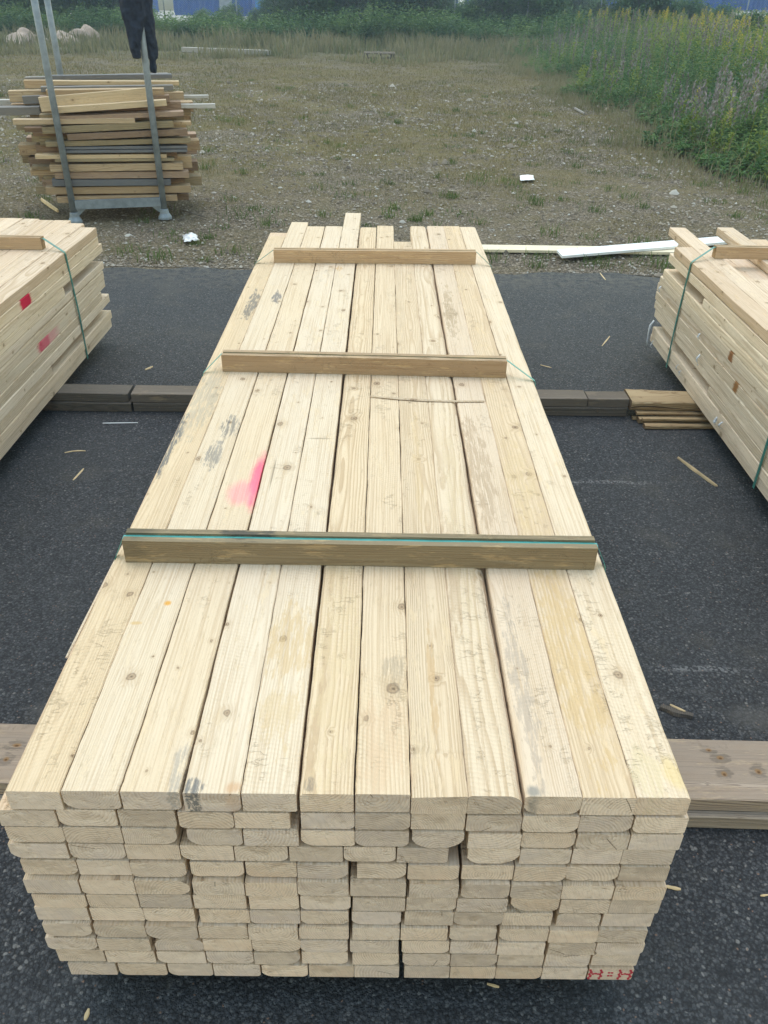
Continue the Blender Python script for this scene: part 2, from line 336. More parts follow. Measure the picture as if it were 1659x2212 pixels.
OFF = {  # offcut woods in the rack
    'tan': wood('offcut_tan', pale=(0.498, 0.373, 0.238), warm=(0.449, 0.323, 0.198), third=(0.428, 0.307, 0.200), late=(0.267, 0.172, 0.106), endc=(0.337, 0.238, 0.151), contrast=1.2),
    'light': wood('offcut_light', pale=(0.661, 0.518, 0.343), warm=(0.611, 0.463, 0.294), third=(0.568, 0.431, 0.293), late=(0.356, 0.239, 0.144), endc=(0.407, 0.305, 0.198), contrast=1.),
    'olive': wood('offcut_olive', pale=(0.342, 0.275, 0.173), warm=(0.312, 0.241, 0.150), third=(0.295, 0.226, 0.148), late=(0.179, 0.135, 0.078), endc=(0.226, 0.170, 0.112), contrast=1.2),
    'brown': wood('offcut_brown', pale=(0.304, 0.212, 0.147), warm=(0.280, 0.189, 0.126), third=(0.247, 0.172, 0.118), late=(0.145, 0.093, 0.063), endc=(0.191, 0.132, 0.092), contrast=1.4),
    'pink': wood('offcut_pinkish', pale=(0.454, 0.327, 0.244), warm=(0.418, 0.293, 0.212), third=(0.374, 0.270, 0.197), late=(0.246, 0.162, 0.113), endc=(0.293, 0.207, 0.146), contrast=1.2),
    'grey': wood('offcut_grey', pale=(0.284, 0.255, 0.223), warm=(0.259, 0.232, 0.201), third=(0.237, 0.216, 0.188), late=(0.129, 0.114, 0.100), endc=(0.154, 0.136, 0.122), weather=.75, greyc=(0.229, 0.216, 0.207)),
    'slate': wood('offcut_slate', pale=(0.184, 0.183, 0.192), warm=(0.172, 0.171, 0.176), third=(0.160, 0.160, 0.165), late=(0.085, 0.080, 0.086), endc=(0.110, 0.104, 0.107), weather=.7, greyc=(0.185, 0.188, 0.202)),
    'silver': wood('offcut_silver', pale=(0.551, 0.522, 0.481), warm=(0.503, 0.476, 0.438), third=(0.479, 0.453, 0.417), late=(0.312, 0.295, 0.273), endc=(0.309, 0.283, 0.255), weather=.4, greyc=(0.556, 0.534, 0.519)),
}

# ------------------------------------------------------------------ ground
rng = np.random.default_rng(11); rnd = random.Random(5)
def edge_y(x): return 6.42 + .05 * math.sin(x * 1.3) + .04 * math.sin(x * 4.1 + 1) + .025 * math.sin(x * 11.3) - .03 * x * .3
def build_ground():
    xs = np.concatenate([np.linspace(-400, -20, 12), np.linspace(-18, 18, 121), np.linspace(20, 400, 12)])
    ys = np.concatenate([np.linspace(-60, -4, 8), np.linspace(-3, 36, 131), np.linspace(38, 90, 20), np.linspace(110, 900, 12)])
    X, Y = np.meshgrid(xs, ys); Z = np.full_like(X, -.012)
    near = (np.abs(X) < 18) & (Y > 7.0) & (Y < 36)
    Z += near *   .006 * (np.sin(X * 1.7 + .6 * np.sin(Y)) * np.sin(Y * 1.1) + .7 * np.sin(X * 3.9 + Y * 2.3))
    nx = len(xs); V = np.stack([X, Y, Z], -1).reshape(-1, 3)
    i = (np.arange(len(ys) - 1)[:, None] * nx + np.arange(nx - 1)).ravel()
    from_np('ground', V, np.stack([i, i + 1, i + nx + 1, i + nx], -1), MAT_GRAVEL, kind='structure', smooth=True)
    xs = np.linspace(-30, 30, 601); top = np.array([edge_y(a) + .02 * rnd.random() for a in xs])
    V = []; F = []
    for a, b in zip(xs, top): V += [(a, -30, 0.), (a, b - .05, 0.), (a, b, -.014)]
    for k in range(600):
        o = 3 * k; F += [(o, o + 3, o + 4, o + 1), (o + 1, o + 4, o + 5, o + 2)]
    from_np('asphalt_pavement', V, F, MAT_ASPHALT, kind='structure')
    b = MB(); b.box((0, 62, -.004), (240, 44, .02)); b.build('pale_yard', MAT_YARD, kind='structure')
build_ground()

# ------------------------------------------------------------------ planks
def plank_mesh(name, w, h, L, wane=(0, 0, 0, 0), nseg=6, jit=.0008, rs=0, bow=0., zfun=None):
    """wane: bottom-left, bottom-right, top-right, top-left: 0 = sharp, else size of the rounded bark edge (m)"""
    rr = random.Random(rs); ys = [L * (i / nseg) for i in range(nseg + 1)]
    if nseg > 20: ys = sorted(set([L * (i / nseg) ** 1.35 for i in range(nseg + 1)]))
    ph = [rr.uniform(0, 6) for _ in range(8)]
    V = []; n = None
    for y in ys:
        ring = []
        e = [jit * (math.sin(y * 9 + ph[k]) * .7 + math.sin(y * 23 + ph[k] * 2) * .5 + rr.uniform(-1, 1) * .8) for k in range(4)]
        x0, x1 = -w / 2 + e[0], w / 2 + e[1]; z0, z1 = 0., h + e[2] * .5
        for k, (cx, cz, sx, sz) in enumerate(((x0, z0, 1, 1), (x1, z0, -1, 1), (x1, z1, -1, -1), (x0, z1, 1, -1))):
            a = wane[k]
            if a <= 0:
                c = .0016 + .0012 * abs(math.sin(y * 31 + k)); pts = [(c, 0), (0, c)]
            else:
                a = a * (1 + .28 * math.sin(y * 3.1 + ph[4 + k]) + .12 * math.sin(y * 13 + ph[k])); bz = min(a * .8, h * .75)
                pts = [(a, 0), (a * .58, bz * .20), (a * .24, bz * .50), (0, bz)]
            if k in (1, 3): pts = pts          # going round anticlockwise
            if k == 0: pts = pts[::-1]
            if k == 2: pts = pts[::-1]
            ring += [(cx + sx * p, cz + sz * q) for p, q in pts]
        bx = bow * math.sin(math.pi * y / L)
        for (p, q) in ring:
            V.append((p + bx, y, q + (zfun(p, y) if zfun and q > h * .6 else 0.)))
        n = len(ring)
    F = []
    for i in range(len(ys) - 1):
        for j in range(n):
            k = (j + 1) % n; F.append((i * n + j, i * n + k, (i + 1) * n + k, (i + 1) * n + j))
    F.append(tuple(range(n))[::-1]); F.append(tuple((len(ys) - 1) * n + j for j in range(n)))
    me = bpy.data.meshes.new(name); me.from_pydata(V, [], F); me.update()
    return me
def put(me, name, loc, mat, parent=None, rz=0., seed=None, rot=None):
    o = bpy.data.objects.new(name, me); link(o, parent); o.location = loc
    o.rotation_euler = rot if rot else (0, 0, rz)
    if mat is not None:
        if not me.materials: me.materials.append(mat)
        if me.materials[0] is not mat:
            o.material_slots[0].link = 'OBJECT'; o.material_slots[0].material = mat
    o['seed'] = rnd.random() if seed is None else seed
    return o
def fix_normals(me):
    import bmesh
    bm = bmesh.new(); bm.from_mesh(me); bmesh.ops.recalc_face_normals(bm, faces=bm.faces); bm.to_mesh(me); bm.free()

PH, PITCHZ, TOPZ = .0484, .0490, .6845
# left and right edges of the plank ends, row by row from the top (mm), read off the photograph
ROWS = [
 [(-652,-558),(-557,-455),(-453,-349),(-344,-243),(-242,-145),(-140,-44),(-41,56),(57,156),(156,254),(257.5,358),(358,454),(454,550)],
 [(-682,-577),(-576,-471),(-467,-364),(-359,-260),(-259,-159),(-140,-43),(-41,58),(59,157),(158,257),(259,361),(362,458),(459,557)],
 [(-680,-575),(-574,-469),(-468,-368),(-349,-247),(-246,-145),(-142,-43),(-42,56),(61,157),(165,261),(263,362),(363,460),(461,557)],
 [(-685,-578),(-575,-471),(-470,-369),(-368,-269),(-267,-168),(-164,-66),(-64,34),(35,131),(168,264),(265,362),(363,456),(457,555)],
 [(-674,-569),(-568,-468),(-467,-361),(-354,-253),(-251,-153),(-152,-55),(-40,54),(56,154),(160,258),(259,357),(358,459),(460,554)],
 [(-676,-572),(-569,-466),(-464,-360),(-355,-255),(-254,-154),(-153,-55),(-52,55),(61,157),(161,255),(256,355),(356,455),(456,555)],
 [(-670,-568),(-565,-466),(-465,-363),(-358,-256),(-250,-152),(-151,-52),(-47,55),(58,155),(157,256),(262,358),(359,456),(457,555)],
 [(-678,-574),(-569,-464),(-463,-362),(-352,-253),(-252,-153),(-151,-56),(-50,48),(55,153),(154,251),(252,349),(359,446),(451,551)],
 [(-670,-574),(-569,-466),(-463,-360),(-358,-260),(-258,-158),(-157,-57),(-49,47),(50,145),(148,243),(249,348),(349,447),(448,546)],
 [(-675,-572),(-569,-464),(-454,-355),(-354,-255),(-254,-155),(-154,-58),(-54,46),(52,150),(152,247),(249,346),(353,451),(452,550)],
 [(-664,-567),(-563,-460),(-455,-355),(-354,-256),(-255,-158),(-155,-58),(-49,48),(56,154),(156,253),(256,351),(353,448),(451,549)],
 [(-649,-549),(-544,-442),(-439,-345),(-343,-245),(-241,-144),(-142,-47),(-45,50),(60,156),(157,253),(254,351),(352,449),(451,545)]]
FAR = [4.69, 5.029, 4.934, 4.941, 5.29, 4.926, 4.974, 4.616, 4.974, 4.986, 4.99, 4.977]
# bark edges seen on the ends: (row, column): (bottom-left, bottom-right, top-right, top-left) in mm
WANE = {(0,1):(20,10,0,0),(0,2):(0,16,0,0),(0,3):(0,12,0,0),(0,5):(0,8,0,9),(0,8):(0,0,20,0),(0,9):(22,18,0,6),(0,8):(0,0,22,6),(0,11):(0,0,8,0),
 (1,1):(18,10,0,0),(1,3):(12,16,12,0),(1,9):(12,16,0,0),(1,10):(0,18,0,0),(1,11):(10,0,0,0),(1,5):(0,10,0,0),
 (2,2):(0,30,0,0),(2,3):(22,16,0,0),(2,7):(22,24,0,0),(2,6):(20,12,0,0),(2,9):(10,14,0,0),(2,10):(12,0,0,0),
 (3,0):(22,0,0,0),(3,1):(18,14,0,0),(3,3):(24,0,0,0),(3,4):(0,22,0,0),(3,7):(0,10,0,0),(3,8):(22,24,0,0),(3,9):(0,12,0,0),(3,6):(14,12,0,0),
 (4,0):(12,16,0,0),(4,2):(10,22,0,0),(4,5):(0,18,0,0),(4,6):(0,30,0,0),(4,10):(14,16,0,0),(4,9):(0,12,0,0),
 (5,1):(16,0,0,0),(5,2):(0,24,18,0),(5,8):(8,16,0,10),(5,5):(14,0,0,0),(5,9):(14,0,0,10),
 (6,9):(34,22,0,0),(6,1):(14,0,0,0),(6,5):(12,14,0,0),(6,4):(0,10,0,0),(6,7):(0,14,0,0),
 (7,2):(16,0,0,0),(7,5):(12,18,0,0),(7,8):(18,14,0,0),(7,4):(14,0,0,0),(7,10):(0,0,10,10),
 (8,0):(14,20,0,0),(8,2):(20,12,0,0),(8,8):(22,20,10,0),(8,9):(20,0,0,10),(8,5):(0,0,0,10),
 (9,2):(0,10,24,22),(9,4):(12,16,0,0),(9,0):(10,14,0,0),(9,11):(18,14,0,0),
 (10,2):(24,0,0,0),(10,3):(14,16,0,0),(10,4):(0,22,0,0),(10,5):(0,18,0,0),(10,8):(0,18,0,0),
 (11,4):(22,14,0,0),(11,1):(12,12,0,0),(11,9):(0,10,0,0)}
GREYSMEAR = (.10, .105, .11)
TOPMARKS = {   # stains with their own shape on the top planks: local x, y from the front end
 0: [(.02, 2.60, .03, .22, GREYSMEAR, .7, 2.4), (-.046, 1.30, .022, .22, GREYSMEAR, .8, 2.2), (.0, 1.62, .05, .3, (.34,.30,.24), .45, 2.8)],
 1: [(.02, 1.40, .035, .08, (.11,.115,.12), .62, 2.0), (.0, 1.22, .03, .09, (.13,.135,.14), .6, 2.2), (.02, 2.70, .022, .10, (.11,.11,.12), .75, 2.2), (.02, .515, .011, .012, (.66,.33,.07), .95, .5), (-.034, .445, .018, .008, (.55,.34,.12), .6, .8)],
 2: [(.050, 1.08, .034, .19, (.90, .09, .20), .8, .8), (.012, 1.0, .052, .085, (.90, .22, .28), .50, .5), (.04, .04, .016, .07, (.24,.23,.22), .45, 1.5)],
 3: [(-.034, .012, .018, .022, (.10,.11,.12), .8, 1.3), (.036, .012, .022, .018, (.50,.27,.13), .55, 1.2), (-.022, 1.115, .004, .11, (.24,.18,.12), .7, .6)],
 4: [(.0, .40, .055, .13, (.55,.38,.20), .6, 3.0), (-.005, .18, .04, .09, (.57,.41,.23), .5, 3.0), (-.03, 3.16, .02, .05, (.52,.30,.11), .55, 1.8), (.0, 1.33, .05, .006, (.26,.20,.14), .6, .8)],
 5: [(-.03, .02, .012, .018, (.18,.15,.12), .6, 1.3), (.0, .4, .05, .4, (.60,.45,.27), .45, 3.0)],
 6: [(.0, .12, .05, .12, (.60,.41,.26), .45, 2.4), (.02, .3, .025, .06, (.36,.28,.2), .5, 2.6)],
 7: [(.0, .30, .010, .22, (.52,.34,.18), .65, 2.2), (.0, 1.2, .012, .4, (.55,.39,.22), .5, 2.4)],
 8: [(.0, .9, .03, .6, (.60,.46,.29), .4, 2.)],
 9: [(-.02, 1.15, .042, .36, (.40,.28,.18), .62, 2.2), (-.02, .28, .022, .25, (.42,.33,.255), .7, 2.6), (-.012, 2.55, .028, .36, (.38,.27,.165), .65, 2.8), (.025, 1.62, .03, .012, (.30,.18,.10), .6, 1.0), (-.035, .01, .016, .016, (.18,.18,.17), .7, 1.2)],
 10: [(.0, .38, .06, .30, (.55,.37,.18), .6, 3.2), (.0, 1.05, .05, .3, (.57,.41,.23), .5, 2.8)],
 11: [(.035, .05, .03, .05, (.66,.48,.20), .5, 1.2), (-.02, .06, .03, .07, (.60,.48,.28), .4, 2.)]}
TOPTINT = [tuple(.5 * a_ + .5 * b_ for a_, b_ in zip(q_, (.62, .455, .335))) for q_ in [(.71,.585,.40),(.77,.685,.54),(.75,.645,.48),(.76,.665,.515),(.76,.66,.50),(.71,.57,.37),(.74,.61,.425),(.72,.59,.41),(.75,.625,.445),(.71,.575,.42),(.70,.545,.345),(.745,.62,.44)]]
def chip(p, y):      # torn-out corner of the eighth top plank
    line = -.045 + (.115 - y) * .62
    return -.0045 if (y < .115 and p < line and p < .02) else 0.

def strap_path(parent, pts, width, mat, y, th=.0012):
    """flat band through (x, z) points lying across the bundle at depth y (y may be a list)"""
    ysl = y if isinstance(y, (list, tuple)) else [y] * len(pts)
    b = MB(); rings = []
    for i, ((x, z), yy) in enumerate(zip(pts, ysl)):
        a = Vector((pts[max(i - 1, 0)][0], pts[max(i - 1, 0)][1])); c = Vector((pts[min(i + 1, len(pts) - 1)][0], pts[min(i + 1, len(pts) - 1)][1]))
        d = (c - a).normalized(); nx, nz = -d.y, d.x
        rings.append([(x, yy - width / 2, z), (x, yy + width / 2, z), (x + nx * th, yy + width / 2, z + nz * th), (x + nx * th, yy - width / 2, z + nz * th)])
    b.loft(rings); return b.build('strap', mat, parent)
def batten_mesh(L, wid, hgt, groove=.02, gd=.009):
    """batten with a strap groove along its top; length runs along local y"""
    b = MB(); g0, g1 = wid * .5 - groove / 2, wid * .5 + groove / 2
    prof = [(0, 0), (wid, 0), (wid, hgt), (g1, hgt), (g1 - .001, hgt - gd), (g0 + .001, hgt - gd), (g0, hgt), (0, hgt)]
    rr = random.Random(int(L * 1000)); rings = []
    for i in range(13):
        y = L * i / 12; rings.append([(p + rr.uniform(-.0007, .0007), y, q + rr.uniform(-.0006, .0006)) for p, q in prof])
    b.loft(rings)
    me = bpy.data.meshes.new('batten'); me.from_pydata(b.v, [], b.f); me.update(); fix_normals(me); return me

def main_bundle():
    ox, oy, rz = -.048, .916, .00788
    B = empty('lumber_bundle', (ox, oy, 0), rz, label='bundle of pale sawn planks with a pink spray mark and red stencilled corner', cat='lumber bundle')
    c, s = math.cos(-rz), math.sin(-rz)
    for r, row in enumerate(ROWS):
        rowproud = [0, .000, .001, .000, .002, .009, .007, .006, .012, .011, .010, .010][r]
        for k, (a, b) in enumerate(row):
            x0, x1 = a / 1000 - ox, b / 1000 - ox
            w_ = x1 - x0 - .0006; cx = (x0 + x1) / 2
            y0 = -rowproud + rnd.uniform(-.0015, .002)
            if r == 11: y0 = -.010
            if r == 10 and k == 11: y0 = -.006
            yend = (FAR[k] - oy if r == 0 else 3.95 + rnd.uniform(-.12, .16))
            wn_ = tuple(q / 1000 for q in WANE.get((r, k), (0, 0, 0, 0)))
            if r > 0 and not any(wn_) and rnd.random() < .35: wn_ = (rnd.choice((0, .006, .010, .015)), rnd.choice((0, .006, .012, .016)), 0, 0)
            me = plank_mesh('plank', w_, PH - (rnd.uniform(.0028, .0046) if r > 0 else 0.), yend - y0, wn_, 90 if r == 0 else 8, .0007 if r == 0 else .0007, r * 40 + k,
                            bow=rnd.uniform(-.002, .002) if 0 < k < 11 else 0., zfun=chip if (r == 0 and k == 7) else None)
            fix_normals(me)
            mat = W_FRESH
            if r == 0:
                tp = TOPTINT[k]
                mat = wood('top_plank_%d' % k, pale=tp, warm=tuple(q * f_ for q, f_ in zip(tp, (.95, .91, .84))), marks=TOPMARKS.get(k, ()), bright=(.98, 1.02), third=tp, contrast=(1.3, .55, .5, .5, .6, 1.2, 1., 1.5, .9, 1., 1.2, .8)[k])
            put(me, 'plank', (cx, y0, TOPZ - PH - r * PITCHZ), mat, B, rz=rnd.uniform(-.0003, .0003))
    # battens across the top, the strap lying in their grooves
    for (pl, prr, wid, mat, smat) in (((272, 1215), (1283, 1232), .052, W_BATTEN_OLD, MAT_STRAP_T), ((481, 803), (1092, 817), .052, W_BATTEN, MAT_STRAP_T), ((592, 568), (1027, 572), .050, W_BATTEN, MAT_STRAP)):
        A = at(*pl, TOPZ); Z = at(*prr, TOPZ); hgt = .064
        L = (Z - A).length; ang = math.atan2(Z.y - A.y, Z.x - A.x) - rz
        la = Vector(((A.x - ox) * c - (A.y - oy) * s, (A.x - ox) * s + (A.y - oy) * c, TOPZ + .001))
        me = batten_mesh(L, wid, hgt, .017 if mat is W_BATTEN_OLD else .012, .008)
        # mesh runs along local y with its front at local x=wid: turn so that y points to +X, front faces the camera
        o = put(me, 'batten', (la.x, la.y + 0, la.z), mat, B, rz=ang - math.pi / 2)
        o.location = Vector((la.x, la.y, la.z)) + Matrix.Rotation(ang, 3, 'Z') @ Vector((0, wid, 0))
        mid = la + Matrix.Rotation(ang, 3, 'Z') @ Vector((L / 2, wid / 2, 0))
        gz = TOPZ + .001 + hgt - .0075; xl, xr = la.x, la.x + L * math.cos(ang)
        yl, yr = la.y + wid / 2, la.y + wid / 2 + L * math.sin(ang)
        sx0, sx1 = -.652 - ox + .0, .551 - ox
        pts = [(sx0 - .006, .10), (sx0 - .012, .40), (sx0 - .003, TOPZ - .004), (sx0, TOPZ + .002), (xl - .004, gz), (xl + .01, gz + .0005), (xr - .01, gz + .0005), (xr + .004, gz), (sx1 - .0, TOPZ + .002), (sx1 + .003, TOPZ - .004), (sx1 + .009, .4), (sx1 + .004, .10)]
        yy = [yl + .0] * 4 + [yl, yl, yr, yr] + [yr] * 4
        if mat is not W_BATTEN_OLD: yy[0:4] = [yl - .04] * 4; yy[8:] = [yr - .05] * 4
        strap_path(B, pts,   .015 if mat is not W_BATTEN_OLD else .015, smat, yy)
    # red stencil on the last plank end: two barred letters and two strokes between them
    st = MB(); xs, zc = 1.0, .0
    p0 = (.451 - ox + .047, -.0104, TOPZ - PH - 11 * PITCHZ + .025)
    def dash(x, z, w_, h_, a=0.): st.box((p0[0] + x * 1.12, p0[1], p0[2] - .003 + z * 1.05), (w_ * 1.2, .0012, h_ * 1.25), Matrix.Rotation(a, 3, 'Y'))
    for sx in (-.028, .028):
        for q in (-.010, .010):
            for j in range(5): dash(sx + q + (.0012 if j % 2 else -.0012), -.015 + .0074 * j, .0042, .0052, .35 if j % 2 else -.3)
        for j in range(3): dash(sx - .005 + .005 * j, .001 + (.0015 if j % 2 else 0), .0042, .0034)
    for z in (-.005, .006):
        for j in range(2): dash(-.0028 + .0056 * j, z, .0042, .0034)
    st.build('stencil_mark', simple('red_ink', (.40, .03, .05), .8), B, label='red stencilled marks on the lowest corner plank end')
    return B
MAIN = main_bundle()

# shared plank meshes for the neighbours
def variant(L, i): 
    wn_ = ((0, 0, 0, 0), (.008, 0, 0, 0), (0, .012, 0, 0), (0, 0, .007, 0), (0, 0, 0, .009))[i % 5]
    me = plank_mesh('plank', .0975, PH - .0004 * (i % 3), L, wn_, 40, .0009, 900 + i); fix_normals(me); return me
VAR = [variant(3.9, i) for i in range(6)]

RED = (.55, .02, .06)
def side_bundle(label, ox, sgn, yfront, ends, batten_y, bx, strap_ys, extra=()):
    """ox: x of the long side that faces the middle bundle; sgn: direction (+1/-1) the bundle extends away from it"""
    B = empty('lumber_bundle', (ox, yfront, 0), 0., label=label, cat='lumber bundle')
    for r in range(12):
        for k in range(12):
            e = ends.get((r, k), 4.80 - yfront + rnd.uniform(-.02, .03) if k == 0 else 4.80 - yfront + rnd.uniform(-.06, .06))
            if e is None: continue
            mat = W_FRESH if r == 0 or k > 1 else W_SIDE
            z = TOPZ - PH - r * PITCHZ
            y0 = e - 3.9
            x = sgn * (.0495 + k * .0992 + rnd.uniform(-.0006, .0006)) + (-sgn * rnd.uniform(0, .006) if k == 0 and r else 0.)
            o = put(VAR[rnd.randrange(6)], 'plank', (x, y0, z), mat, B)
            for (rr_, kk_, marks) in extra:
                if (rr_, kk_) == (r, k):
                    m2 = wood('marked_plank', pale=(.77, .635, .485), warm=(.72, .575, .415), third=(.66, .54, .43), marks=tuple((mx, my - y0 - yfront, a, b_, cc, ss, bb) for (mx, my, a, b_, cc, ss, bb) in marks))
                    o.material_slots[0].link = 'OBJECT'; o.material_slots[0].material = m2
    for by in batten_y:
        L = 1.0; me = batten_mesh(L, .05, .062, .014, .008)
        o = put(me, 'batten', (0, 0, 0), W_BATTEN, B, rz=-math.pi / 2)
        o.location = (bx if sgn > 0 else bx - L, by - yfront + .05, TOPZ + .001)
    for sy in strap_ys:
        by = min(batten_y, key=lambda q: abs(q - sy)) - yfront + .025; gz = TOPZ + .055
        pts = [(-sgn * .006, .085), (-sgn * .010, .35), (-sgn * .003, TOPZ - .006), (sgn * .001, TOPZ + .002), (bx - sgn * .006, gz), (bx + sgn * .01, gz), (bx + sgn * .99, gz), (bx + sgn * 1.006, gz), (sgn * 1.192, TOPZ + .002), (sgn * 1.196, TOPZ - .006), (sgn * 1.198, .085)]
        d = sy - yfront
        strap_path(B, pts, .019, MAT_STRAP, [d + .02, d + .01, d, d, by, by, by, by, by, by, by])
    return B
YF = .93
LE = {(0,0): 4.812, (1,0): 4.805, (2,0): 4.842, (3,0): 4.165, (3,1): 4.72, (4,0): 4.818, (4,1): 4.83, (5,0): 4.80, (6,0): 4.80, (7,0): 4.70, (8,0): 4.817, (9,0): 3.812, (9,1): 4.62, (10,0): 4.805, (11,0): 4.786,
      (0,1): 4.90, (0,2): 4.965, (0,3): 4.965, (0,4): 4.995, (0,5): 4.995, (0,6): 5.0}
LEFT = side_bundle('bundle of sawn planks with two red paint dabs on its long side', -1.70, -1, YF, {k: v - YF for k, v in LE.items()}, (4.315, 2.6, 1.4), -.13, (4.277, 2.6, 1.4),
    extra=((1, 0, [(.049, 3.70, .03, .075, RED, 1.6, .55)]), (6, 0, [(.049, 3.80, .03, .085, RED, 1.4, .6), (.049, 3.86, .035, .17, (.72,.25,.27), .6, .9)])))
RE = {(0,0): 4.61, (0,1): 5.06, (0,2): 4.02, (0,3): 3.9, (0,4): 5.083, (1,0): 4.67, (1,1): 4.86, (2,0): 4.028, (2,1): 4.6, (3,0): 4.70, (4,0): 4.735, (5,0): 4.765, (6,0): 4.752, (7,0): 4.74, (7,1): 5.03, (8,0): 4.72, (9,0): 3.714, (9,1): 4.55, (10,0): 4.69, (11,0): 4.71}
RIGHT = side_bundle('bundle of sawn planks with torn plastic scraps stapled along its side', 1.60, 1, YF, {k: v - YF for k, v in RE.items()}, (4.38, 2.9, 1.4), .145, (4.305, 2.98, 1.4),
    extra=((4, 0, [(-.049, 3.55, .04, .035, (.30,.13,.05), 1., 1.2)]), (6, 0, [(-.049, 3.42, .04, .035, (.33,.15,.05), 1., 1.2)])))

def at_side(px, py, x): return at_plane(px, py, (x, 0, 0), (1, 0, 0))
def film_scrap(px, py, sx, sz, seed, tail=0.):
    p = at_side(px, py, 1.592); rr = random.Random(seed); b = MB(); n = 7; rings = []
    for i in range(n):
        t_ = i / (n - 1); ww = sx * (.35 + .65 * math.sin(math.pi * (t_ * .8 + .15))) * rr.uniform(.7, 1.1)
        xx = -.006 - rr.uniform(0, .008) - .01 * math.sin(math.pi * t_); zz = (0.5 - t_) * sz - (tail * t_ ** 2); yy = tail * .25 * t_ ** 1.5 + rr.uniform(-.1, .1) * sx
        rings.append([(xx, yy - ww / 2, zz), (xx - .006 * rr.random(), yy, zz), (xx, yy + ww / 2, zz), (xx + .001, yy, zz)])
    b.loft(rings); o = b.build('plastic_scrap', MAT_FILM, RIGHT, smooth=True)
    o.location = (p.x - 1.60, p.y - YF, p.z); return o
for i, (px, py, sx, sz, tl) in enumerate(((1515, 650, .018, .03, 0), (1533, 670, .012, .03, 0), (1625, 780, .024, .032, 0), (1626, 832, .026, .05, 0), (1512, 790, .012, .03, 0), (1477, 860, .01, .02, 0), (1484, 873, .01, .02, 0), (1552, 908, .03, .035, 0), (1564, 915, .018, .03, 0))):
    pass
SC_ = 1659 / 1780
def c3(u, v): return ((1470 + u / 5.3516) * SC_, (500 + v / 5.3516) * SC_)
def c4(u, v): return ((1470 + u / 5.3516) * SC_, (820 + v / 5.3516) * SC_)
for i, (q, sx, sz, tl) in enumerate(((c3(345, 910), .02, .035, 0), (c3(838, 1500), .022, .034, 0), (c3(825, 1790), .026, .06, 0), (c3(250, 1595), .014, .045, 0), (c4(568, 165), .008, .03, 0), (c4(600, 240), .008, .03, 0), (c4(1045, 835), .03, .045, 0), (c4(1110, 885), .02, .035, 0), (c3(250, 1350), .035, .05, .14))):
    film_scrap(*q, sx, sz, 70 + i, tl)

# ------------------------------------------------------------------ bearers under the bundles
def timber(name, a, b, wid, z0, z1, mat, label, cat='timber', nseg=10, wane=(0, 0, 0, 0), group=None, jit=.0014, tilt=0.):
    """timber lying from a to b (front bottom edge, ground xy), wid deep away from the camera"""
    a = Vector(a); b = Vector(b); L = (b - a).length; ang = math.atan2(b.y - a.y, b.x - a.x)
    me = plank_mesh(name, wid, z1 - z0, L, wane, nseg, jit, int(L * 997)); fix_normals(me)
    o = put(me, name, (0, 0, 0), mat, None)
    o.rotation_euler = (tilt, 0, ang - math.pi / 2)
    off = Vector((-math.sin(ang), math.cos(ang))) * wid / 2
    o.location = (a.x + off.x, a.y + off.y, z0); o['label'] = label; o['category'] = cat
    if group: o['group'] = group
    return o
BZ = TOPZ - PH - 11 * PITCHZ - .0008       # top of the bearers
HB = BZ / 2
def bmarks():
    out = []
    for (px, py, rx, ry) in ((1555, 1637, .012, .016), (1530, 1620, .010, .014), (1564, 1672, .016, .014), (1638, 1667, .017, .016), (36, 1610, .012, .020), (13, 1640, .014, .013)):
        p = at(px, py, BZ); lx, ly = -(p.y - 1.4945 + .02 * (p.x + 1.55) / 3.03), p.x + 1.55
        out += [(lx, ly, rx * 1.8, ry * 1.9, (.15, .12, .095), .6, 1.7), (lx, ly, rx * .75, ry * .8, (.30, .17, .075), .9, .5), (lx + .002, ly, rx * .35, ry * .4, (.12, .06, .03), .9, .3)]
    return tuple(out)
W_BEARER2 = wood('knotty_bearer', pale=(.45, .335, .24), warm=(.42, .305, .21), third=(.40, .295, .215), late=(.20, .135, .09), endc=(.22, .18, .13), contrast=1.8, weather=.3, greyc=(.30, .27, .245), knots=.3, saw=.1, marks=bmarks())
timber('bearer_plank', (-1.55, 1.392), (1.48, 1.372), .205, HB + .001, BZ, W_BEARER2, 'wide knotty weathered plank crossing under the near end of the pink-marked bundle', 'bearer')
timber('bearer_plank', (-1.5, 1.374), (1.44, 1.354), .20, .001, HB, W_BEARER, 'narrow-edged lower plank under the wide knotty bearer', 'bearer')
g = timber('bearer_timber', (-2.75, 3.80), (-1.335, 3.815), .115, HB + .001, BZ, W_DARK, 'dark upper timber under the red-dabbed bundle', 'bearer')
timber('bearer_timber', (-2.75, 3.785), (-1.322, 3.80), .12, .001, HB, W_DARK, 'dark lower timber under the red-dabbed bundle', 'bearer')
timber('bearer_timber', (-1.318, 3.812), (1.05, 3.855), .115, HB + .001, BZ, W_GREY, 'grey upper timber crossing under the far half of the pink-marked bundle', 'bearer').location.y += 0
timber('bearer_timber', (-1.312, 3.805), (1.262, 3.85), .12, .001, HB, W_DARK, 'dark lower timber crossing under the far half of the pink-marked bundle', 'bearer')
timber('bearer_timber', (1.055, 3.855), (1.268, 3.86), .10, HB + .001, BZ, W_GREY, 'short grey timber end beside the split post under the scrap-stapled bundle', 'bearer')
timber('bearer_plank', (1.52, 1.372), (2.78, 1.365), .20, .001, BZ, W_BEARER, 'squared plank bearer under the near end of the scrap-stapled bundle', 'bearer')
timber('bearer_plank', (-2.85, 1.40), (-1.58, 1.392), .20, .001, BZ, W_BEARER, 'squared plank bearer under the near end of the red-dabbed bundle', 'bearer')
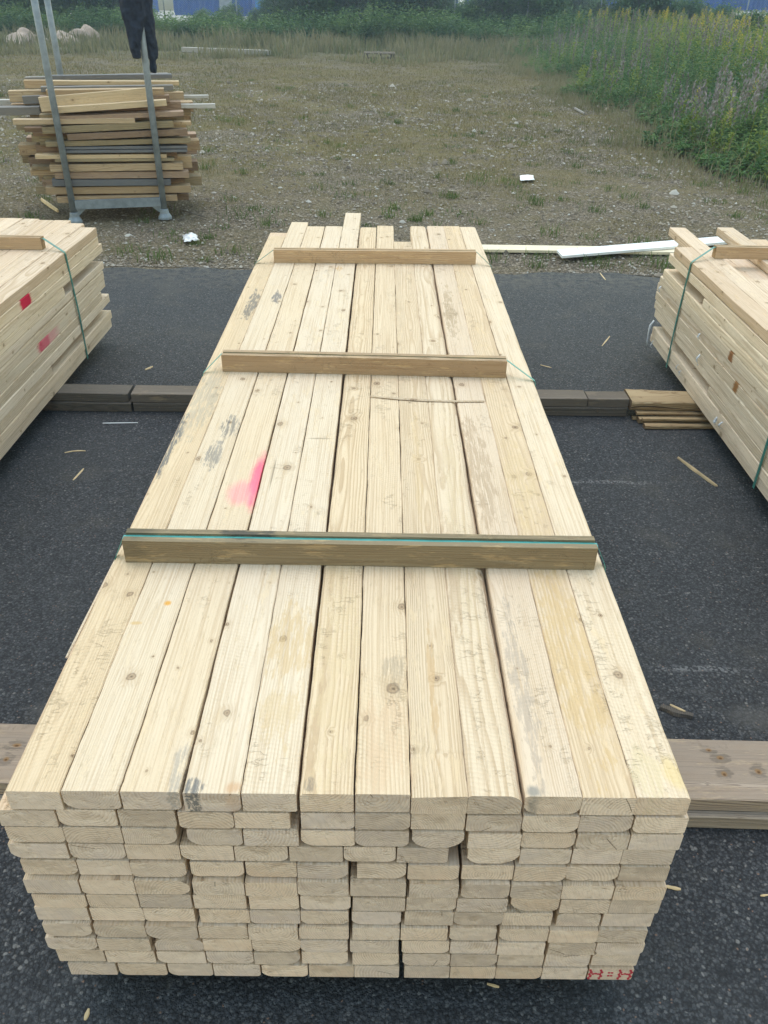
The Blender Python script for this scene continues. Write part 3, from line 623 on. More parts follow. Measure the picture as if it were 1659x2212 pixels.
def split_post():
    E_ = empty('split_post', (1.275, 3.83, 0), .0, label='tan split post with cracked side under the scrap-stapled bundle', cat='bearer')
    me = plank_mesh('post', .165, BZ - .040, 1.5, (.03, .02, .012, .02), 24, .004, 77); fix_normals(me)
    put(me, 'post', (0, .0825, .040), W_SPLIT, E_, rz=-math.pi / 2)
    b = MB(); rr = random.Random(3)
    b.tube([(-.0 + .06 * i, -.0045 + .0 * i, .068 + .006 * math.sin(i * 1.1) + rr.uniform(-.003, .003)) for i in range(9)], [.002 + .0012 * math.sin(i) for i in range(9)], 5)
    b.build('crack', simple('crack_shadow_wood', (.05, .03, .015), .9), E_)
split_post()
timber('split_lath', (1.31, 3.765), (2.4, 3.80), .05, .001, .030, W_SPLIT, 'upper grooved split lath lying in front of the split post', 'lath', wane=(.004, .004, .010, .006), jit=.003)
timber('split_lath', (1.325, 3.705), (2.4, 3.748), .035, .001, .022, W_SPLIT, 'lower thin split lath on the asphalt by the split post', 'lath', wane=(.004, .004, .006, .006), jit=.003)

for i_, (xa, ya, xb, yb, w_, z_, m_) in enumerate(((1.30, 3.80, 2.3, 3.805, .03, .036, 'upper pale'), (1.318, 3.742, 2.3, 3.77, .018, .030, 'narrow middle'), (1.29, 3.815, 2.2, 3.83, .02, .001, 'hidden back'))):
    timber('split_lath', (xa, ya), (xb, yb), w_, z_, z_ + .011, W_SPLIT, m_ + ' sliver of split lath below the split post', 'lath', wane=(.002, .002, .003, .002), jit=.003)

# ------------------------------------------------------------------ boards lying beyond the asphalt
def lying_board(name, pts, th, z, mat, label, cat='board'):
    """flat board from four ground points (near-left, near-right, far-right, far-left)"""
    b = MB(); b.loft([[(p.x, p.y, z) for p in pts], [(p.x, p.y, z + th) for p in pts]])
    return b.build(name, mat, None, label=label, cat=cat)
a, b_ = at(1000, 545), at(1560, 553); n_ = Vector((0, .16, 0))
lying_board('lying_board', [a, b_, b_ + n_, a + n_], .022, .004, MAT_CREAM, 'long cream board lying flat on the gravel under the white one')
a, b_ = at(1213, 566), at(1600, 532); n_ = Vector((-.012, .185, 0))
wb = lying_board('lying_board', [a, b_, b_ + n_, a + n_], .020, .030, MAT_WHITE, 'white painted board lying aslant over the cream board')

exec_after = []
# ------------------------------------------------------------------ rack with offcuts
FL, FR = Vector((-2.93, 7.77, 0)), Vector((-2.14, 7.975, 0))
EX = (FR - FL).normalized(); EY = Vector((-EX.y, EX.x, 0)); RW = (FR - FL).length; RD = 1.05
RANG = math.atan2(EX.y, EX.x)
def rack():
    T = empty('post_rack', FL, RANG, label='galvanised steel post rack holding a pile of offcut boards', cat='rack')
    for (x, y) in ((0, 0), (RW, 0), (0, RD), (RW, RD)):
        b = MB(); b.tube([(x, y, .055), (x, y, 1.2), (x, y, 2.32)], .029, 14); p = b.build('post', MAT_GALV, T, smooth=True)
        f = MB(); rings = []
        for (z, r) in ((0, .062), (.018, .060), (.05, .042), (.085, .036), (.09, .030)):
            rings.append([(x + r * math.cos(a) * 1.1, y + r * math.sin(a), z) for a in [math.pi / 4 * k + math.pi / 8 for k in range(8)]])
        f.loft(rings); f.build('foot', MAT_GALV, T)
    for y in (0, RD):
        b = MB(); b.box((RW / 2, y, .155), (RW - .05, .045, .075)); b.build('cross_rail', MAT_GALV, T)
        for x, s in ((.028, 1), (RW - .028, -1)):
            g = MB(); pr = [(x, .117), (x + s * .085, .117), (x, .045)]
            g.loft([[(p, y - .004, z) for p, z in pr], [(p, y + .004, z) for p, z in pr]]); g.build('gusset', MAT_GALV, T)
    for x in (0, RW):
        b = MB(); b.box((x, RD / 2, .155), (.045, RD - .05, .07)); b.build('side_rail', MAT_GALV, T)
    return T
rack()
PF = FL + EY * .036
def rk(u, v):         # point of the close-up crop -> (s along rack, z) on the plane just behind the front posts
    px, py = (u / 3.318) * SC_, (220 + v / 3.318) * SC_
    p = at_plane(px, py, PF, EY); return (p - PF).dot(EX), p.z
def offcut(s0, z0, s1, z1, th, y, dep, mat, label, group=None, wane=(0, 0, 0, 0)):
    """board whose front face top edge runs (s0,z0)-(s1,z1); th high, dep deep, y behind the front plane"""
    L = math.hypot(s1 - s0, z1 - z0); me = plank_mesh('offcut_board', dep, th, L, wane, 6, .0015, int(1000 * L) + int(th * 9999)); fix_normals(me)
    o = put(me, 'offcut_board', (0, 0, 0), OFF[mat], None)
    til = math.atan2(z1 - z0, s1 - s0)
    o.rotation_euler = (til, 0, RANG - math.pi / 2)
    p = PF + EX * s0 + EY * (y + dep / 2); o.location = (p.x, p.y, z0 - th * math.cos(til))
    o['label'] = label; o['category'] = 'board'
    if group: o['group'] = group
    return o
FRONT = [ # u0, vtop0, u1, vtop1, thickness px, tone, depth, label
 (435, 786, 1360, 771, 52, 'tan', .12, 'tan board at the very bottom of the rack, resting on the cross rail'),
 (345, 718, 1465, 703, 64, 'tan', .14, 'speckled tan board second from the bottom of the rack pile'),
 (395, 656, 1310, 650, 58, 'slate', .12, 'grey board with dark smears low in the rack pile'),
 (415, 597, 1450, 590, 56, 'pink', .12, 'pinkish board directly above the grey smeared board'),
 (378, 540, 1405, 524, 58, 'tan', .14, 'tan board with a chalked scribble in the rack pile'),
 (420, 497, 1340, 490, 24, 'olive', .12, 'thin lath lying under the short pale batten in the rack'),
 (265, 466, 1280, 458, 34, 'light', .10, 'pale batten sticking out of the rack above the scribbled board'),
 (490, 428, 1440, 420, 26, 'slate', .13, 'lower of two blue-grey weathered boards in the rack'),
 (480, 402, 1440, 394, 24, 'slate', .12, 'upper of two blue-grey weathered boards in the rack'),
 (345, 362, 1465, 333, 46, 'olive', .13, 'long olive-brown board lying on the blue-grey boards'),
 (515, 303, 1440, 262, 54, 'brown', .11, 'reddish brown split board in the middle of the rack pile'),
 (320, 250, 1332, 200, 56, 'olive', .13, 'olive board slanting above the reddish brown split one'),
 (95, 192, 1035, 180, 44, 'light', .10, 'pale board sticking far out of the rack toward the trampled grass'),
 (430, 168, 1412, 128, 46, 'pink', .12, 'pinkish board with slanting end under the tilted pale batten'),
 (425, 96, 1280, 38, 56, 'light', .09, 'pale tilted batten lying in front of the wide board'),
]
for (u0, v0, u1, v1, tp, tone, dep, lab) in FRONT:
    s0, z0 = rk(u0, v0); s1, z1 = rk(u1, v1); zb = rk(u0, v0 + tp)[1]
    offcut(s0, z0, s1, z1, max(.014, (z0 - zb) * rnd.uniform(.86, .95)), rnd.choice((0., .004, .012, .02, .03)), dep, tone, lab)
# wide board leaning on edge, and the things on top
def free(u0, v0, u1, v1, tp, y, dep, tone, lab, group=None, wane=(0, 0, 0, 0)):
    global PF
    keep = PF; PF = FL + EY * (.036 + y)
    s0, z0 = rk(u0, v0); s1, z1 = rk(u1, v1); zb = rk(u0, v0 + tp)[1]; PF = keep
    return offcut(s0, z0, s1, z1, max(.012, (z0 - zb) * .95), y, dep, tone, lab, group, wane)
free(300, 20, 1130, -55, 118, .095, .03, 'light', 'wide pale knotty board standing on edge in the rack')
free(-150, 100, 300, 92, 66, .30, .16, 'grey', 'weathered grey plank jutting far out beside the tan block')
free(60, -30, 700, -44, 92, .48, .10, 'tan', 'thick tan block-ended board behind the wide knotty board')
free(170, 10, 1240, -34, 66, .40, .05, 'grey', 'dark board with rounded end behind the wide knotty board')
free(390, -108, 1375, -104, 34, .50, .11, 'light', 'bright yellowish board near the top of the rack pile')
free(310, -62, 1330, -74, 42, .38, .09, 'grey', 'grey-topped board under the bright yellowish one')
free(395, -148, 1320, -160, 36, .62, .10, 'slate', 'dark weathered board on top of the rack pile')
free(190, -134, 1290, -166, 24, .74, .12, 'grey', 'thin grey board behind the dark top board')
free(180, -112, 900, -112, 66, .64, .09, 'tan', 'tan board end beside the rack post, under the dark top board')
free(1000, -20, 1410, -22, 64, .34, .10, 'tan', 'short tan board end poking out by the silvery strips')
free(900, 8, 1602, 2, 26, .46, .06, 'silver', 'upper of two silvery strips jutting out of the rack')
free(800, 72, 1655, 70, 36, .28, .05, 'silver', 'lower of two silvery strips jutting out of the rack')
free(-40, 38, 500, 36, 44, .66, .08, 'silver', 'pale weathered strip end beside the tan block')
free(-20, 60, 620, 66, 40, .70, .16, 'olive', 'olive plank lying behind the jutting grey plank')
BACK = [(270, 1350, 700, 64, 'olive'), (1000, 1420, 650, 55, 'brown'), (320, 1290, 650, 58, 'pink'), (230, 1150, 570, 50, 'tan'), (240, 1300, 548, 30, 'olive'), (700, 1470, 480, 98, 'tan'), (330, 1455, 620, 30, 'olive'),
        (270, 1390, 380, 60, 'brown'), (300, 1380, 330, 60, 'olive'), (240, 1340, 310, 50, 'olive'), (250, 1440, 285, 30, 'brown'), (185, 1350, 250, 36, 'brown'), (600, 1468, 215, 30, 'light'), (700, 1430, 240, 30, 'light'),
        (300, 1330, 150, 60, 'olive'), (430, 1390, 60, 70, 'brown'), (330, 1360, 440, 60, 'pink'), (430, 1450, 770, 50, 'brown'), (300, 1300, 10, 60, 'brown'), (350, 1260, -40, 60, 'tan')]
for i, (u0, u1, v, tp, tone) in enumerate(BACK):
    free(u0, v + 4, u1, v - 8, tp, .15 + .02 * (i % 2), .13, tone, {'grey': 'weathered grey', 'light': 'pale', 'pink': 'pinkish'}.get(tone, tone) + ' offcut board stacked behind the front row of the rack pile', 'offcut boards stacked behind the front row')
for i in range(26):
    z = .21 + .105 * (i // 3) ; y = .34 + .22 * (i % 3)
    if z > .90: continue
    s0 = rnd.uniform(-.45, -.12); s1 = rnd.uniform(RW + .1, RW + .42)
    tn = rnd.choice(('olive', 'brown', 'tan', 'tan', 'pink'))
    offcut(s0, z + .09, s1, z + .09 + rnd.uniform(-.01, .01), .085, y, .19, tn, {'grey': 'weathered grey'}.get(tn, tn) + ' offcut board stacked deep inside the rack pile', 'offcut boards stacked behind the front row')

# ------------------------------------------------------------------ garment hung over the rack post
def garment():
    def gp(u, v):
        px, py = (u / 3.318) * SC_, (v / 3.318) * SC_; p = at_plane(px, py, FR, EY); return (p - FR).dot(EX), p.z
    V = []; b = MB()
    def limb(stations, ny=14):
        rings = []
        for (u0, u1, v, y, d) in stations:
            s0, z = gp(u0, v); s1, _ = gp(u1, v); c = (s0 + s1) / 2; h = (s1 - s0) / 2
            ring = []
            for k in range(ny):
                a = 2 * math.pi * k / ny; fold = 1 + .22 * math.sin(3 * a + v * .02) + .16 * math.sin(5 * a - v * .035)
                ring.append((c + h * math.cos(a), y + d * math.sin(a) * fold, z))
            rings.append(ring)
        b.loft(rings)
    limb([(870, 1030, -330, .0, .06), (890, 1090, -160, -.01, .075), (907, 1120, 0, -.02, .075), (940, 1120, 120, -.025, .07), (968, 1110, 220, -.03, .065), (980, 1085, 310, -.03, .05), (995, 1082, 370, -.03, .045), (1004, 1080, 388, -.03, .042), (1012, 1080, 400, -.03, .034), (1020, 1083, 445, -.03, .032)])
    limb([(980, 1110, -330, .0, .06), (1000, 1160, -160, .03, .07), (1010, 1170, 0, .04, .075), (1030, 1182, 120, .05, .075), (1055, 1195, 230, .06, .07), (1085, 1208, 320, .07, .06), (1115, 1215, 390, .075, .055), (1138, 1214, 450, .075, .05), (1146, 1203, 470, .075, .042), (1152, 1200, 520, .075, .036), (1156, 1204, 568, .075, .034)])
    o = b.build('hanging_trousers', MAT_NAVY, None, label='dark navy trousers with cuffed legs hanging over the rack post', cat='trousers')
    o.location = FR; o.rotation_euler = (0, 0, RANG)
    m = o.modifiers.new('remesh', 'REMESH'); m.mode = 'VOXEL'; m.voxel_size = .008; m.use_smooth_shade = True
    s_ = o.modifiers.new('smooth', 'SMOOTH'); s_.iterations = 2; s_.factor = .5
    tx = bpy.data.textures.new('folds', 'CLOUDS'); tx.noise_scale = .075
    d = o.modifiers.new('folds', 'DISPLACE'); d.texture = tx; d.strength = .026; d.mid_level = .5
garment()

# ------------------------------------------------------------------ litter on the ground and on the planks
def splinter(pa, pb, wid, z, mat, label, group=None, th=.003, name='wood_splinter', cat='splinter', bend=0.):
    a, c = (at(*pa, z) if not isinstance(pa, Vector) else pa), (at(*pb, z) if not isinstance(pb, Vector) else pb)
    d = (c - a); L = d.length; n = Vector((-d.y, d.x, 0)).normalized(); b = MB(); rings = []; rr = random.Random(int(L * 1e4))
    for i in range(6):
        t_ = i / 5; p = a + d * t_ + n * bend * math.sin(math.pi * t_); ww = wid * (.25 + .75 * math.sin(math.pi * (.12 + .76 * t_))) * rr.uniform(.75, 1.1) / 2
        zz = z + .0015
        rings.append([(p.x - n.x * ww, p.y - n.y * ww, zz), (p.x + n.x * ww, p.y + n.y * ww, zz), (p.x + n.x * ww * .5, p.y + n.y * ww * .5, zz + th), (p.x - n.x * ww * .6, p.y - n.y * ww * .6, zz + th * .8)])
    b.loft(rings); o = b.build(name, mat, None, label=label, cat=cat)
    if group: o['group'] = group
    o['seed'] = rr.random(); return o
STRAW = simple('splinter_wood', (.55, .41, .23), .7, scale=40.)
GSP = 'small splinters on the asphalt'
splinter((314, 800), (330, 793), .016, 0, STRAW, 'forked straw splinter on the asphalt before the dark bearer end', th=.006)
splinter((140, 979), (185, 975), .010, 0, STRAW, 'thin curved splinter on the asphalt beside the red-dabbed bundle', bend=.01)
splinter((158, 1038), (181, 1013), .012, 0, STRAW, 'short slanted splinter on the asphalt beside the red-dabbed bundle')
splinter((222, 915), (298, 914), .006, 0, MAT_WHITE, 'thin straight white strip on the asphalt', name='plastic_strip', cat='strip')
splinter((1167, 789), (1191, 795), .009, 0, STRAW, 'small flat splinter beyond the strap end by the pink-marked bundle')
splinter((1300, 748), (1317, 727), .010, 0, STRAW, 'leaf-shaped splinter between the pink-marked and scrap-stapled bundles')
splinter((1296, 590), (1308, 605), .012, 0, STRAW, 'small splinter at the gravel edge by the white board')
splinter((1464, 990), (1548, 1052), .024, 0, wood('stick_wood', pale=(.36, .29, .17), warm=(.33, .26, .15), third=(.3, .24, .14)), 'long tapered stick on the asphalt by the scrap-stapled bundle', th=.008, name='wood_stick', cat='stick')
splinter((1398, 917), (1432, 923), .014, 0, STRAW, 'pale chip beside the lower split lath', th=.004)
splinter((1426, 1530), (1496, 1550), .034, 0, W_DARK, 'dark chip of bark-grey wood beside the knotty bearer', th=.012, name='wood_chip', cat='chip')
splinter((1447, 1523), (1480, 1538), .010, .012, STRAW, 'pale sliver lying on the dark wood chip', th=.003)
splinter((1437, 1915), (1470, 1922), .012, 0, STRAW, 'pale splinter on the asphalt beside the stencilled corner')
splinter((1052, 2126), (1078, 2133), .008, 0, STRAW, 'tiny splinter on the asphalt below the plank ends', GSP)
splinter((184, 2205), (192, 2180), .010, 0, STRAW, 'tiny splinter on the asphalt below the plank ends', GSP)
splinter((1642, 1936), (1659, 1934), .006, 0, STRAW, 'tiny splinter on the asphalt below the plank ends', GSP)
splinter((800, 857), (1046, 868), .016, TOPZ + .0015, wood('sliver_wood', pale=(.56, .43, .28), warm=(.52, .39, .24)), 'long thin sliver lying across the planks between two battens', th=.002, bend=-.012)
splinter((144, 1423), (262, 1188), .010, TOPZ - .012, W_SIDE, 'long bark sliver peeling off the outer top plank edge', th=.004)
splinter((90, 434), (126, 459), .035, 0.005, STRAW, 'pale stick lying on the gravel beside the rack foot', th=.03, name='wood_stick', cat='stick')
splinter((392, 455), (448, 472), .02, .005, W_DARK, 'dark stick lying on the gravel beside the rack', th=.012, name='wood_stick', cat='stick')
splinter((1241, 235), (1262, 247), .045, .005, OFF['grey'], 'bleached stick at the edge of the tall weeds', th=.03, name='wood_stick', cat='stick')
def crumple(name, pts, z, mat, label, cat, hgt=.02, n=8, seed=1):
    rr = random.Random(seed); q = [at(*p, 0) for p in pts]; V = []; F = []
    for i in range(n):
        for j in range(n):
            s, t_ = i / (n - 1), j / (n - 1)
            p = (q[0] * (1 - s) + q[1] * s) * (1 - t_) + (q[3] * (1 - s) + q[2] * s) * t_
            V.append((p.x + rr.uniform(-.006, .006), p.y + rr.uniform(-.006, .006), z + hgt * (rr.random() * .6 + .8 * math.sin(math.pi * s) * t_)))
    for i in range(n - 1):
        for j in range(n - 1): F.append((i * n + j, (i + 1) * n + j, (i + 1) * n + j + 1, i * n + j + 1))
    o = from_np(name, V, F, mat, label=label, cat=cat)
    m = o.modifiers.new('thick', 'SOLIDIFY'); m.thickness = .002
crumple('crumpled_wrapper', ((400, 527), (430, 522), (424, 512), (394, 515)), .012, MAT_FOIL, 'crumpled silvery wrapper on the gravel beyond the asphalt', 'wrapper', .03, seed=4)
crumple('paper_scrap', ((1124, 393), (1154, 391), (1152, 381), (1122, 382)), .012, MAT_SIGN, 'white paper scrap lying on the open gravel', 'paper', .008, 6, seed=6)
crumple('paper_scrap', ((672, 593), (682, 593), (682, 589), (672, 589)), .006, MAT_SIGN, 'tiny paper scrap on the gravel by the asphalt edge', 'paper', .01, 4, seed=8) if False else None

# ------------------------------------------------------------------ gravel stones and short growth
def noise2(x, y, s=1.):
    return (np.sin(x * 1.3 * s + 1.7 * np.sin(y * .9 * s)) + np.sin(y * 1.7 * s + 1.3 * np.sin(x * 1.1 * s + 2)) + .7 * np.sin(x * 3.7 * s + y * 2.9 * s + 1.1 * np.sin(y * 2.3 * s))) / 2.7
def veg_edge(y): return 4.12 + .28 * np.sin(y * .9) + .16 * np.sin(y * 2.7 + 1) + np.clip(12.5 - y, 0, 5) * .05
def stones():
    n = 52000
    u = rng.random(n); y = 6.42 + (u ** 1.9) * 15; x = (rng.random(n) - .5) * (6 + 1.15 * y) + .1 * 0
    ed = np.array([edge_y(a) for a in x]); k = (y > ed - .12 * rng.random(n) ** 3) & (x < veg_edge(y) + .5) & (noise2(x, y, 1.2) * 1.2 + rng.normal(0, .4, n) < .35)
    x, y = x[k], y[k]; n = len(x)
    r = (.006 + .013 * rng.random(n) ** 2.5) * np.clip(y / 8, .9, 1.8)
    big = rng.random(n) < .006; r[big] *= 2.6
    base = np.array([(1, 0, 0), (.3, .95, 0), (-.8, .6, 0), (-.8, -.6, 0), (.3, -.95, 0), (.35, .2, .7), (-.35, .15, .75), (-.05, -.4, .65)], float)
    F0 = np.array([(0, 1, 5), (1, 2, 6), (1, 6, 5), (2, 3, 6), (3, 4, 7), (3, 7, 6), (4, 0, 5), (4, 5, 7), (5, 6, 7)])
    a = rng.random(n) * 6.283; ca, sa = np.cos(a), np.sin(a)
    sx = r * (.8 + .7 * rng.random(n)); sy = r * (.6 + .5 * rng.random(n)); sz = r * (.5 + .6 * rng.random(n))
    B = base[None] * (1 + rng.uniform(-.25, .25, (n, 8, 3)))
    X = B[..., 0] * sx[:, None]; Y = B[..., 1] * sy[:, None]
    V = np.stack([x[:, None] + X * ca[:, None] - Y * sa[:, None], y[:, None] + X * sa[:, None] + Y * ca[:, None], -.006 + B[..., 2] * sz[:, None]], -1).reshape(-1, 3)
    F = (np.arange(n)[:, None, None] * 8 + F0[None]).reshape(-1, 3)
    t = NT('gravel_stone'); rd = t.n('ShaderNodeNewGeometry', out='Random Per Island')
    c = t.ramp(rd, [(0., (.09, .074, .056)), (.45, (.19, .158, .122)), (.8, (.295, .253, .20)), (.97, (.33, .31, .275)), (1., (.45, .43, .39))])
    t.fin(c, .85, .2)
    from_np('gravel', V, F, t.mat, kind='stuff', label='loose grey gravel stones covering the open ground', cat='gravel')
stones()
def blades(name, x, y, h, wdt, lean, mat, label, cat, z0=-.015):
    n = len(x); a = rng.random(n) * 6.283; b = rng.random(n) * 6.283
    dx, dy = np.cos(a) * wdt / 2, np.sin(a) * wdt / 2; l = lean * h
    mx, my = x + np.cos(b) * l * .35, y + np.sin(b) * l * .35; tx, ty = x + np.cos(b) * l, y + np.sin(b) * l
    zz = np.full(n, z0)
    V = np.stack([np.stack([x - dx, y - dy, zz], -1), np.stack([x + dx, y + dy, zz], -1), np.stack([mx + dx * .7, my + dy * .7, z0 + h * .6], -1), np.stack([mx - dx * .7, my - dy * .7, z0 + h * .6], -1), np.stack([tx, ty, z0 + h * (1 - .25 * lean)], -1)], 1).reshape(-1, 3)
    i = np.arange(n)[:, None] * 5
    F = np.concatenate([i + np.array([0, 1, 2]), i + np.array([0, 2, 3]), i + np.array([3, 2, 4])], 0)
    return from_np(name, V, F, mat, kind='stuff', label=label, cat=cat)
G_OLIVE = leafy('olive_grass', [(0., (.09, .095, .03)), (.35, (.155, .135, .055)), (.7, (.22, .175, .085)), (1., (.105, .125, .035))], .3)
G_GREEN = leafy('green_tuft', [(0., (.06, .10, .025)), (.6, (.095, .145, .035)), (1., (.15, .18, .055))], .3)
G_DRY = leafy('dry_grass', [(0., (.10, .13, .05)), (.35, (.18, .17, .09)), (.75, (.27, .24, .15)), (1., (.10, .15, .05))], .3)
def short_growth():
    n = 330000; y = 6.5 + (rng.random(n) ** 1.35) * 24; x = (rng.random(n) - .5) * (6 + 1.15 * y)
    dens = noise2(x, y, .8) * .55 + noise2(x + 7, y - 3, 3.1) * .6 + noise2(x - 2, y + 5, 6.3) * .4 + np.clip((y - 9.) / 7, -.6, .55) + np.where((x < -2.6) & (y > 8.6) & (y < 12), .5, 0)
    k = (dens + rng.normal(0, .18, n) > .12) & (x < veg_edge(y)); x, y = x[k], y[k]; n = len(x)
    blades('short_grass', x, y, rng.uniform(.018, .05, n) * np.clip(y / 11, .75, 1.35), rng.uniform(.003, .006, n) * np.clip(y / 9, .8, 2.2), rng.uniform(.3, 1.1, n), G_OLIVE, 'sparse short olive grass and moss over the gravel', 'grass')
    xs, ys, hs = [], [], []
    for i in range(520):
        cy = 6.6 + rng.random() ** 1.6 * 16; cx = (rng.random() - .5) * (5 + 1.1 * cy)
        if cx > veg_edge(cy): continue
        m = int(rng.integers(14, 60)); s = rng.uniform(.03, .10)
        xs.append(cx + rng.normal(0, s, m)); ys.append(cy + rng.normal(0, s, m)); hs.append(rng.uniform(.03, .11, m) * rng.uniform(.5, 1.25))
    x, y, h = map(np.concatenate, (xs, ys, hs)); n = len(x)
    blades('green_tufts', x, y, h, rng.uniform(.004, .008, n), rng.uniform(.2, .9, n), G_GREEN, 'small green weed tufts scattered over the gravel', 'grass')
    n = 66000; y = 23. + rng.random(n) * 15; x = -21 + rng.random(n) * 33
    k = (noise2(x, y, .8) * .9 + noise2(x, y, 2.7) * .4 + rng.normal(0, .3, n) + (y - 31.5) * .16 > .1); x, y = x[k], y[k]; n = len(x)
    blades('dry_tall_grass', x, y, rng.uniform(.12, .6, n) * np.clip(.15 + (y - 24.) / 12, .15, 1.15) * (1 + .35 * noise2(x, y, 1.4)), rng.uniform(.022, .05, n), rng.uniform(.05, .5, n), G_DRY, 'band of tall dry brown grass before the shrubs', 'grass')
    n = 9000; y = 8.6 + rng.random(n) * 24; x = veg_edge(y) - .35 + rng.normal(0, .35, n)
    k = rng.random(n) < .9; x, y = x[k], y[k]; n = len(x)
    blades('edge_grass', x, y, rng.uniform(.05, .34, n) * np.clip((x - veg_edge(y) + 1.), .2, 1.2), rng.uniform(.006, .012, n), rng.uniform(.1, .6, n), G_DRY, 'dry fringe grass along the edge of the tall weeds', 'grass')
short_growth()

# ------------------------------------------------------------------ tall weeds
def leaf_quads(base, dirn, length, width, droop=.35, up=None):
    """folded leaves: base (n,3), dirn unit (n,3) -> V (n*4,3), F"""
    n = len(base); side = np.cross(dirn, np.array([0, 0, 1.])) ; side /= np.maximum(np.linalg.norm(side, axis=1, keepdims=True), 1e-6)
    mid = base + dirn * length[:, None] * .5; tip = base + dirn * length[:, None]; tip[:, 2] -= droop * length
    l = mid + side * width[:, None] / 2; r = mid - side * width[:, None] / 2
    V = np.stack([base, l, tip, r], 1).reshape(-1, 3); i = np.arange(n)[:, None] * 4
    return V, i + np.array([0, 1, 2, 3])
def plant_leaves(px, py, h, nl, ll, lw, el=(.1, .9), z0=0., lo=.12):
    n = len(px); N = n * nl; t = np.tile(np.linspace(lo, 1, nl), n) + rng.uniform(-.02, .02, N)
    H_ = np.repeat(h, nl); a = np.tile(np.arange(nl) * 2.4, n) + np.repeat(rng.random(n) * 6.28, nl); e = rng.uniform(*el, N)
    lx = np.repeat(rng.normal(0, .10, n), nl) * H_ * t ** 1.5; ly = np.repeat(rng.normal(0, .10, n), nl) * H_ * t ** 1.5
    base = np.stack([np.repeat(px, nl) + lx, np.repeat(py, nl) + ly, z0 + H_ * t], -1)
    d = np.stack([np.cos(a) * np.cos(e), np.sin(a) * np.cos(e), np.sin(e)], -1)
    L = ll * rng.uniform(.6, 1.2, N) * (1.1 - .55 * t); top = base.reshape(n, nl, 3)[:, -1]
    return (*leaf_quads(base, d, L, lw * rng.uniform(.7, 1.3, N)), top)
L_WEED = leafy('weed_leaf', [(0., (.028, .08, .026)), (.4, (.06, .14, .038)), (.75, (.11, .195, .048)), (1., (.18, .245, .06))], .4)
L_GOLD = leafy('goldenrod_leaf', [(0., (.09, .15, .03)), (.5, (.17, .235, .04)), (1., (.28, .31, .055))], .4)
L_YEL = leafy('goldenrod_flower', [(0., (.30, .27, .05)), (.6, (.42, .36, .06)), (1., (.55, .42, .05))], .3)
L_SPIKE = leafy('seed_spike', [(0., (.10, .09, .09)), (.5, (.20, .18, .175)), (1., (.33, .30, .285))], .2)
L_BUSH = leafy('bush_leaf', [(0., (.028, .075, .032)), (.45, (.068, .145, .055)), (.8, (.12, .21, .075)), (1., (.19, .26, .095))], .35)
def merge(parts):
    Vs, Fs, o = [], [], 0
    for V, F in parts: Vs.append(V); Fs.append(F + o); o += len(V)
    return np.concatenate(Vs), np.concatenate(Fs)
def spread(n, y0, y1, xmax=24., pad=.0):
    y = y0 + (rng.random(n) ** 1.15) * (y1 - y0); e = veg_edge(y) + pad; lim = np.minimum(xmax, 3.2 + y * .52)
    x = e + rng.random(n) * np.maximum(lim - e, .3); return x, y
